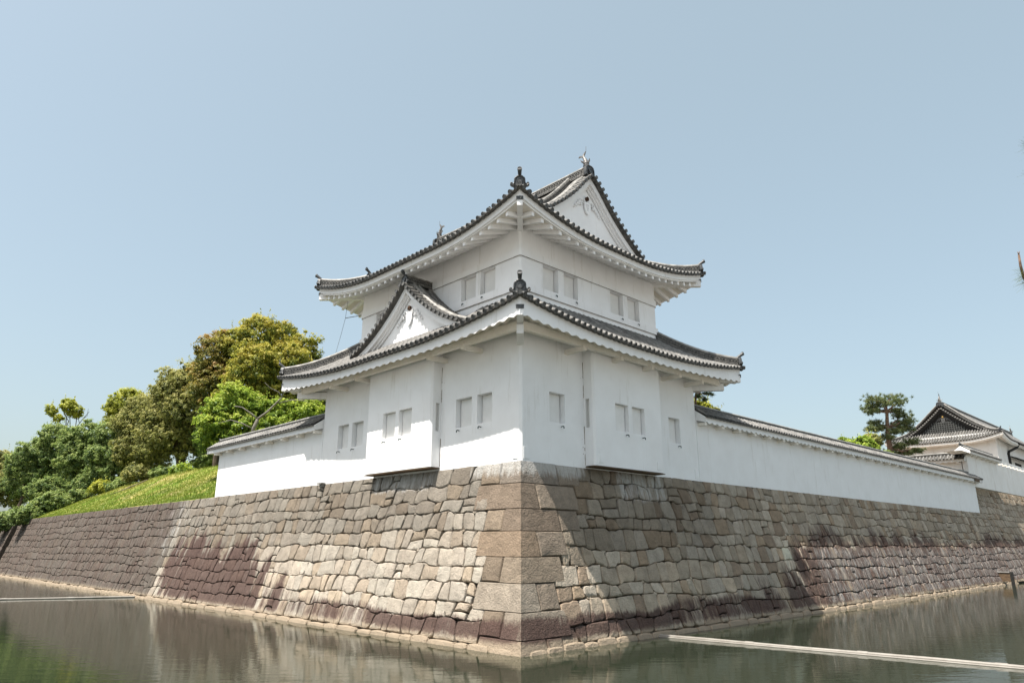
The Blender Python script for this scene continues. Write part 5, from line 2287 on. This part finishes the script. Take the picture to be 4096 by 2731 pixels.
def tree(name, label, loc, lobes, mat, trunk_r=0.35, bark='bark', dens=60, size=0.12, sub=0.40, tint_fn=None, sparse=0.0, group=None, twig=0.0, cat='tree', limbs=True):
    t = empty(name, loc, label, cat, group)
    cr = crown('crown', lobes, M[mat], t, dens, size, sub, tint_fn, sparse, twig)
    mb = MB()
    top = sum((Vector(c) for c, r in lobes), Vector()) / len(lobes)
    base = Vector(loc)
    fork = base.lerp(top, 0.45)
    limb(mb, base - Vector((0, 0, 0.5)), fork, trunk_r, trunk_r * 0.7, 0.15, hsh(loc[0]) * 50)
    if limbs:
        for i, (c, r) in enumerate(lobes[:9]):
            limb(mb, fork, Vector(c), trunk_r * 0.5, 0.05, 0.4, i + 1.5)
    mb.build('trunk', M[bark], t, smooth=True)
    return t


def base_at(px, D, dz=0.0):
    p = at_depth(px, 1060, D)
    return (p.x, p.y, bank_z(max(0.3, p.x), p.y) + dz)


# big camphor-like tree: cauliflower lobes, gold-green with rusty tops on the left
D = 68
lob = [ball(603, 775, D, 50), ball(660, 835, D - 1, 52), ball(700, 800, D + 2, 32), ball(540, 790, D + 2, 38), ball(650, 770, D + 4, 30), ball(590, 845, D - 3, 58), ball(700, 855, D, 36),
       ball(560, 900, D - 1, 50), ball(640, 905, D - 2, 50), ball(700, 910, D, 40)]
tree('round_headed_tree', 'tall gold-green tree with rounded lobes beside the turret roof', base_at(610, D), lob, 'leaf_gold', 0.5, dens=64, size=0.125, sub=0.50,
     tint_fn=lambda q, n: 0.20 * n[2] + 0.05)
D = 70
lob = [ball(498, 815, D, 46, 1.1), ball(495, 880, D - 1, 50), ball(470, 860, D + 1, 34), ball(505, 935, D - 1, 44), ball(535, 860, D + 1, 34)]
tree('round_headed_tree', 'rusty-topped green tree left of the tall gold-green one', base_at(500, D), lob, 'leaf_rust', 0.45, dens=64, size=0.125, sub=0.50,
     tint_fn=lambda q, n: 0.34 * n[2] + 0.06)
# bright green spreading tree with bare pale branches
D = 57
lob = [ball(540, 930, D, 52, 0.85), ball(500, 970, D - 1, 44), ball(580, 945, D + 1, 46, 0.8), ball(640, 950, D + 1, 46, 0.6), ball(700, 945, D + 1, 44, 0.55), ball(560, 990, D - 1, 48), ball(640, 985, D, 44, 0.7),
       ball(490, 1000, D, 34), ball(715, 975, D + 2, 36, 0.6)]
t = tree('spreading_tree', 'bright green spreading tree with bare pale branches above the short roofed wall', base_at(585, D), lob, 'leaf_bright', 0.28, dens=66, size=0.11, sub=0.42,
         tint_fn=lambda q, n: 0.16 * n[2])
mb = MB()
D = 51.5
br = [at_depth(580, 1010, D), at_depth(582, 985, D), at_depth(592, 962, D)]
mb.tube(br, [0.16, 0.14, 0.12], 8)


def branch(pts, r0, r1):
    P_ = [at_depth(*p, D) for p in pts]
    k = len(P_)
    mb.tube(P_, [0.75 * (r0 + (r1 - r0) * i / (k - 1)) for i in range(k)], 6)


branch([(592, 962), (578, 950), (556, 935), (538, 932)], 0.11, 0.03)
branch([(592, 962), (615, 945), (640, 920), (648, 912)], 0.13, 0.06)
branch([(582, 985), (556, 972), (530, 964), (500, 972)], 0.09, 0.02)
branch([(640, 925), (670, 918), (700, 920), (715, 928)], 0.06, 0.02)
branch([(648, 912), (655, 895), (672, 885), (690, 872)], 0.05, 0.012)
branch([(648, 912), (640, 900), (620, 890), (608, 878)], 0.05, 0.012)
branch([(672, 885), (690, 885), (722, 878)], 0.03, 0.01)
branch([(655, 895), (652, 880), (660, 868)], 0.03, 0.01)
mb.build('bare_branch', M['bark_pale'], t, smooth=True)
# dark trees filling the gap behind the wall next to the turret
D = 74
lob = [ball(700, 935, D, 44), ball(735, 925, D, 40), ball(745, 965, D, 40), ball(690, 975, D, 44)]
tree('dark_tree', 'dark green tree in the shade behind the short roofed wall', base_at(715, D), lob, 'leaf_dark', 0.3, dens=60, size=0.125, sub=0.48)
D = 82
lob = [ball(478, 1000, D, 34), ball(490, 1040, D, 30), ball(470, 1065, D, 26), ball(505, 1060, D, 26)]
tree('dark_tree', 'low dark tree closing the gap between the olive tree and the wall end', base_at(485, D), lob, 'leaf_dark', 0.25, dens=60, size=0.17, sub=0.5, sparse=0.1)
# olive trees
D = 84
lob = [ball(440, 880, D, 42, 1.15), ball(400, 895, D, 44, 1.1), ball(430, 940, D - 1, 52), ball(380, 950, D, 46), ball(350, 940, D + 1, 36), ball(400, 1000, D - 1, 50), ball(450, 1000, D, 44), ball(360, 1010, D, 42)]
tree('olive_green_tree', 'tall olive-green tree with fine upright shoots and a thick dark trunk', base_at(430, D), lob, 'leaf_olive', 0.7, dens=62, size=0.125, sub=0.48, twig=0.30, tint_fn=lambda q, n: 0.16 * n[2])
D = 90
lob = [ball(330, 950, D, 38, 1.1), ball(300, 975, D, 36), ball(335, 1010, D - 1, 44), ball(300, 1030, D, 38), ball(350, 1050, D, 36)]
tree('olive_green_tree', 'shorter olive-green tree leaning left beside the tall olive one', base_at(345, D), lob, 'leaf_olive', 0.55, dens=60, size=0.13, sub=0.5, twig=0.25, tint_fn=lambda q, n: 0.12 * n[2])
# yellow-green heads behind
D = 98
lob = [ball(288, 920, D, 26), ball(265, 935, D, 20), ball(310, 915, D, 18), ball(270, 965, D, 26)]
tree('yellow_green_tree', 'bright yellow-green tree head rising behind the olive trees', base_at(285, D), lob, 'leaf_yellow', 0.3, dens=60, size=0.14, sub=0.5)
D = 112
lob = [ball(160, 935, D, 15), ball(178, 945, D, 12), ball(120, 942, D, 11), ball(135, 960, D, 8), ball(150, 925, D, 8)]
t = tree('yellow_green_tree', 'thin yellow-leaved tree top standing above the dark grove at left', base_at(160, D), lob, 'leaf_yellow', 0.2, dens=50, size=0.2, sub=0.5, sparse=0.25)
mb = MB()
branch([(165, 1010), (176, 985), (190, 968), (203, 945)], 0.10, 0.03) if False else None
D_ = 112


def br2(pts, r0, r1):
    P_ = [at_depth(*p, D_) for p in pts]
    mb.tube(P_, [r0 + (r1 - r0) * i / (len(P_) - 1) for i in range(len(P_))], 5)


br2([(165, 1010), (176, 980), (190, 962), (205, 945)], 0.10, 0.03)
br2([(182, 970), (178, 950), (172, 938)], 0.05, 0.02)
br2([(190, 962), (200, 955), (203, 938)], 0.05, 0.02)
br2([(150, 1000), (152, 965), (155, 945)], 0.10, 0.04)
br2([(148, 985), (138, 970), (130, 955)], 0.06, 0.03)
mb.build('bare_branch', M['bark'], t)
# dark grove at the left
specs = [
    (250, 92, [(255, 1000, 34), (285, 1040, 36), (240, 1045, 36), (270, 1085, 38), (230, 1090, 32)], 'leaf_dark', 'dark green bushy tree right of the pale-leaved tree in the left grove', 0.05, 0.05),
    (190, 98, [(200, 1000, 34), (170, 1020, 36), (210, 1045, 38), (175, 1060, 38), (205, 1095, 36)], 'leaf_dark', 'mid green tree with drooping sprays in the middle of the left grove', 0.12, 0.05),
    (130, 104, [(130, 1000, 34), (110, 1035, 36), (145, 1050, 36), (115, 1080, 38), (150, 1100, 34)], 'leaf_dark', 'loose grey-green tree with feathery branches in the left grove', 0.15, 0.18),
    (60, 104, [(75, 1040, 32), (50, 1065, 34), (85, 1085, 36), (45, 1110, 36), (90, 1125, 34)], 'leaf_dark', 'grey-green spreading tree near the left edge of the grove', 0.15, 0.15),
    (10, 108, [(15, 1060, 30), (-20, 1070, 36), (10, 1100, 36), (-25, 1120, 36), (30, 1140, 30)], 'leaf_olive', 'olive tree cut by the left edge of the picture', 0.08, 0.1),
]
for px, D, ls, mt, lab, sp_, tw in specs:
    lob = [ball(a, b, D + 2 * (hsh(a, b) - 0.5), r, 0.85) for a, b, r in ls]
    tree('grove_tree', lab, base_at(px, D), lob, mt, 0.3, dens=56, size=0.14, sub=0.5, sparse=sp_, twig=tw, group='trees of the left grove', tint_fn=lambda q, n: 0.12 * n[2])
# undergrowth
for px, py, D, r, mt, lab in ((318, 1085, 82, 26, 'leaf_olive', 'ochre-leaved bush under the olive trees'), (420, 1080, 74, 20, 'leaf_bright', 'small pale green bush at the top of the grass by the thick trunk'),
                              (370, 1085, 80, 17, 'leaf_dark', 'dark low bush between the two olive trunks'), (120, 1150, 88, 30, 'leaf_dark', 'leafy grey-green bush hanging over the bank at left'),
                              (60, 1180, 86, 28, 'leaf_dark', 'lowest leafy bush spilling over the wall top at far left'), (235, 1118, 88, 20, 'leaf_yellow', 'yellow-green low spray in front of the dark grove'),
                              (285, 1115, 86, 26, 'leaf_dark', 'dark bush at the foot of the grove beside the bare earth'), (15, 1195, 90, 30, 'leaf_dark', 'leafy bush cut by the left edge above the stone wall'), (110, 1120, 92, 34, 'leaf_dark', 'broad grey-green bush filling the grove under the feathery tree'), (205, 1112, 93, 30, 'leaf_dark', 'shaded bush under the drooping tree in the grove'), (180, 1140, 90, 26, 'leaf_dark', 'dark bush in the deepest shade of the left grove')):
    lob = [ball(px, py, D, r, 0.7), ball(px - r * 0.8, py + r * 0.25, D, r * 0.7, 0.7), ball(px + r * 0.8, py + r * 0.2, D, r * 0.7, 0.7)]
    p = at_depth(px, py, D)
    tree('bush', lab, (p.x, p.y, p.z - r * D / F_PX), lob, mt, 0.07, dens=60, size=0.12, sub=0.40, sparse=0.05, cat='bush', group='bushes along the bank')
# exposed roots on the slope
mb = MB()
for px0, py0, px1, py1 in ((340, 1102, 260, 1138), (400, 1092, 330, 1112), (430, 1088, 360, 1108), (330, 1106, 255, 1128)):
    pts = []
    for i in range(9):
        t_ = i / 8
        q = at_depth(px0 + (px1 - px0) * t_, py0 + (py1 - py0) * t_, 78)
        q.z = bank_z(max(q.x, 0.2), q.y) + 0.03 + 0.08 * hsh(i, px0)
        pts.append(q)
    mb.tube(pts, [0.10 - 0.008 * i for i in range(9)], 6)
tag(mb.build('tree_roots', M['bark'], None, smooth=True), 'bare brown tree roots running down the grassy bank', 'roots')


# ---- pines
def needles(centres, rad, n_tuft, n_needle, ln=0.16, wd=0.009, tint0=0.35):
    Vs, Ts = [], []
    for c in centres:
        c = np.array(c)
        m = n_tuft
        q = c + RNG.normal(0, 0.5, (m, 3)) * np.array([rad, rad, rad * 0.38])
        for k in range(m):
            d = RNG.normal(0, 1, (n_needle, 3)) + np.array([0, 0, 0.75])
            d /= np.linalg.norm(d, axis=1, keepdims=True)
            s = np.cross(d, RNG.normal(0, 1, (n_needle, 3)))
            s /= np.linalg.norm(s, axis=1, keepdims=True)
            b = np.tile(q[k], (n_needle, 1))
            L = (ln * (0.7 + 0.6 * RNG.random(n_needle)))[:, None]
            Vs.append(np.stack([b - s * wd, b + s * wd, b + d * L + s * wd * 0.4, b + d * L - s * wd * 0.4], 1))
            Ts.append(np.full(n_needle, tint0 + 0.35 * RNG.random()) + 0.2 * d[:, 2])
    return np.concatenate(Vs), np.concatenate(Ts)


def pine(label, base, trunk_pts, trunk_r, pads, ln, wd, n_tuft, n_needle, group='pines behind the long roofed wall'):
    t = empty('pine_tree', base, label, 'pine tree', group)
    mb = MB()
    k = len(trunk_pts)
    mb.tube(trunk_pts, [trunk_r * (1 - 0.75 * i / (k - 1)) for i in range(k)], 8)
    for i, (c, r) in enumerate(pads):
        c = Vector(c)
        j = min(range(k), key=lambda q: abs(trunk_pts[q].z - (c.z - r * 0.5)))
        limb(mb, trunk_pts[j], c, trunk_r * 0.38, 0.025, 0.55, i * 1.7 + 3)
    mb.build('trunk', M['bark_pine'], t, smooth=True)
    Vs, Ts = [], []
    for c, r in pads:
        v, q = needles([c], r, n_tuft, n_needle, ln, wd)
        Vs.append(v)
        Ts.append(q)
    fast_quads('crown', np.concatenate(Vs), np.concatenate(Ts), M['needle'], t, kind='stuff')
    return t


D = 71
tp = [at_depth(2046, 1075, D), at_depth(2044, 1030, D), at_depth(2038, 980, D), at_depth(2037, 945, D), at_depth(2034, 925, D)]
pads = []
for px, py, r in ((2005, 918, 20), (2048, 915, 22), (2062, 925, 18), (2000, 935, 18), (2025, 928, 20), (2005, 945, 15), (2072, 955, 16), (2088, 968, 15), (2055, 945, 15), (2010, 972, 15), (2003, 985, 12), (2020, 985, 12),
                  (2065, 975, 15), (2082, 985, 14), (2058, 990, 14), (2040, 1005, 13), (2095, 1015, 14), (2065, 1025, 15), (2108, 1035, 10), (2085, 1040, 13), (2048, 1040, 13), (2060, 1050, 12)):
    p = at_depth(px, py, D + 1.5 * (hsh(px, py) - 0.5))
    pads.append((tuple(p), r * D / F_PX * 1.15))
pine('tall pine with layered dark pads behind the far end of the long wall', tuple(tp[0]), tp, 0.33, pads, 0.24, 0.017, 62, 28)
D = 40
tp = [at_depth(1590, 1000, D), at_depth(1597, 940, D), at_depth(1598, 905, D), at_depth(1606, 880, D)]
pads = [(tuple(at_depth(px, py, D)), r * D / F_PX) for px, py, r in ((1622, 893, 13), (1610, 885, 10), (1628, 905, 9), (1606, 912, 8), (1618, 918, 7), (1600, 875, 10))]
pine('small pine branch showing between the turret eave and the long wall', tuple(tp[0]), tp, 0.10, pads, 0.16, 0.012, 16, 22)
for px, py, D, r, mt, lab in ((1605, 932, 41, 14, 'leaf_yellow', 'yellow-green bush top peeping over the long wall beside the turret'), (1985, 1020, 64, 22, 'leaf_bright', 'bright green maple top behind the long wall, left of the tall pine'),
                              (1942, 1012, 60, 10, 'leaf_bright', 'tiny bright green sprig above the long wall'), (1635, 945, 42, 8, 'leaf_olive', 'small olive tuft just over the long wall ridge'),
                              (2030, 1045, 69, 16, 'leaf_dark', 'dark shrub at the foot of the tall pine'), (2000, 1010, 67, 18, 'leaf_olive', 'dull green pine-like bush behind the bright maple')):
    lob = [ball(px, py, D, r, 0.7), ball(px - r * 0.8, py + r * 0.3, D, r * 0.6, 0.7), ball(px + r * 0.8, py + r * 0.3, D, r * 0.6, 0.7), ball(px, py + r * 0.8, D, r * 0.8)]
    p = at_depth(px, py, D)
    tree('bush', lab, (p.x, p.y, HT), lob, mt, 0.06, dens=60, size=0.12, sub=0.34, sparse=0.08, cat='bush', group='shrubs behind the long roofed wall')

# pine on the photographer's bank, one branch reaching into the right edge of the picture
D = 7.0
tb = at_depth(2850, 900, D)
t = empty('pine_tree', (tb.x, tb.y, 1.9), 'near pine whose twig tips reach in at the right edge', 'pine tree')
mb = MB()
mb.tube([(tb.x, tb.y, 1.6), (tb.x + 0.1, tb.y, 4.0), (tb.x - 0.1, tb.y + 0.1, 7.0), (tb.x, tb.y, 9.5)], [0.22, 0.19, 0.15, 0.08], 9)
tips = [at_depth(2352, 640, D), at_depth(2368, 335, D + 0.4)]
src = [Vector((tb.x, tb.y, 5.6)), Vector((tb.x, tb.y, 7.2))]
for a, b in zip(src, tips):
    limb(mb, a, b, 0.07, 0.012, 0.25, b.z)
mb.tube([at_depth(2352, 640, D), at_depth(2344, 610, D), at_depth(2340, 585, D)], [0.012, 0.012, 0.009], 6)
mb.tube([at_depth(2340, 585, D), at_depth(2337, 578, D)], [0.006, 0.003], 5)
mb.tube([at_depth(2340, 585, D), at_depth(2342, 577, D)], [0.006, 0.003], 5)
mb.build('trunk', M['bark_pine'], t, smooth=True)
Vs, Ts = [], []
for px, py, n_ in ((2352, 635, 60), (2356, 650, 50), (2349, 622, 24), (2366, 335, 50), (2368, 350, 30), (2366, 400, 16), (2420, 640, 60), (2440, 330, 60), (2500, 600, 60), (2600, 560, 60)):
    c = np.array(at_depth(px, py, D))
    d = RNG.normal(0, 1, (n_, 3)) + np.array(-_rt) * 0.7 + np.array([0, 0, -0.1])
    d /= np.linalg.norm(d, axis=1, keepdims=True)
    s = np.cross(d, RNG.normal(0, 1, (n_, 3)))
    s /= np.linalg.norm(s, axis=1, keepdims=True)
    b = c + RNG.normal(0, 0.012, (n_, 3))
    L = (0.10 * (0.7 + 0.6 * RNG.random(n_)))[:, None]
    Vs.append(np.stack([b - s * 0.0011, b + s * 0.0011, b + d * L + s * 0.0005, b + d * L - s * 0.0005], 1))
    Ts.append(0.5 + 0.25 * RNG.random(n_))
fast_quads('needles', np.concatenate(Vs), np.concatenate(Ts), M['needle'], t, kind='stuff')
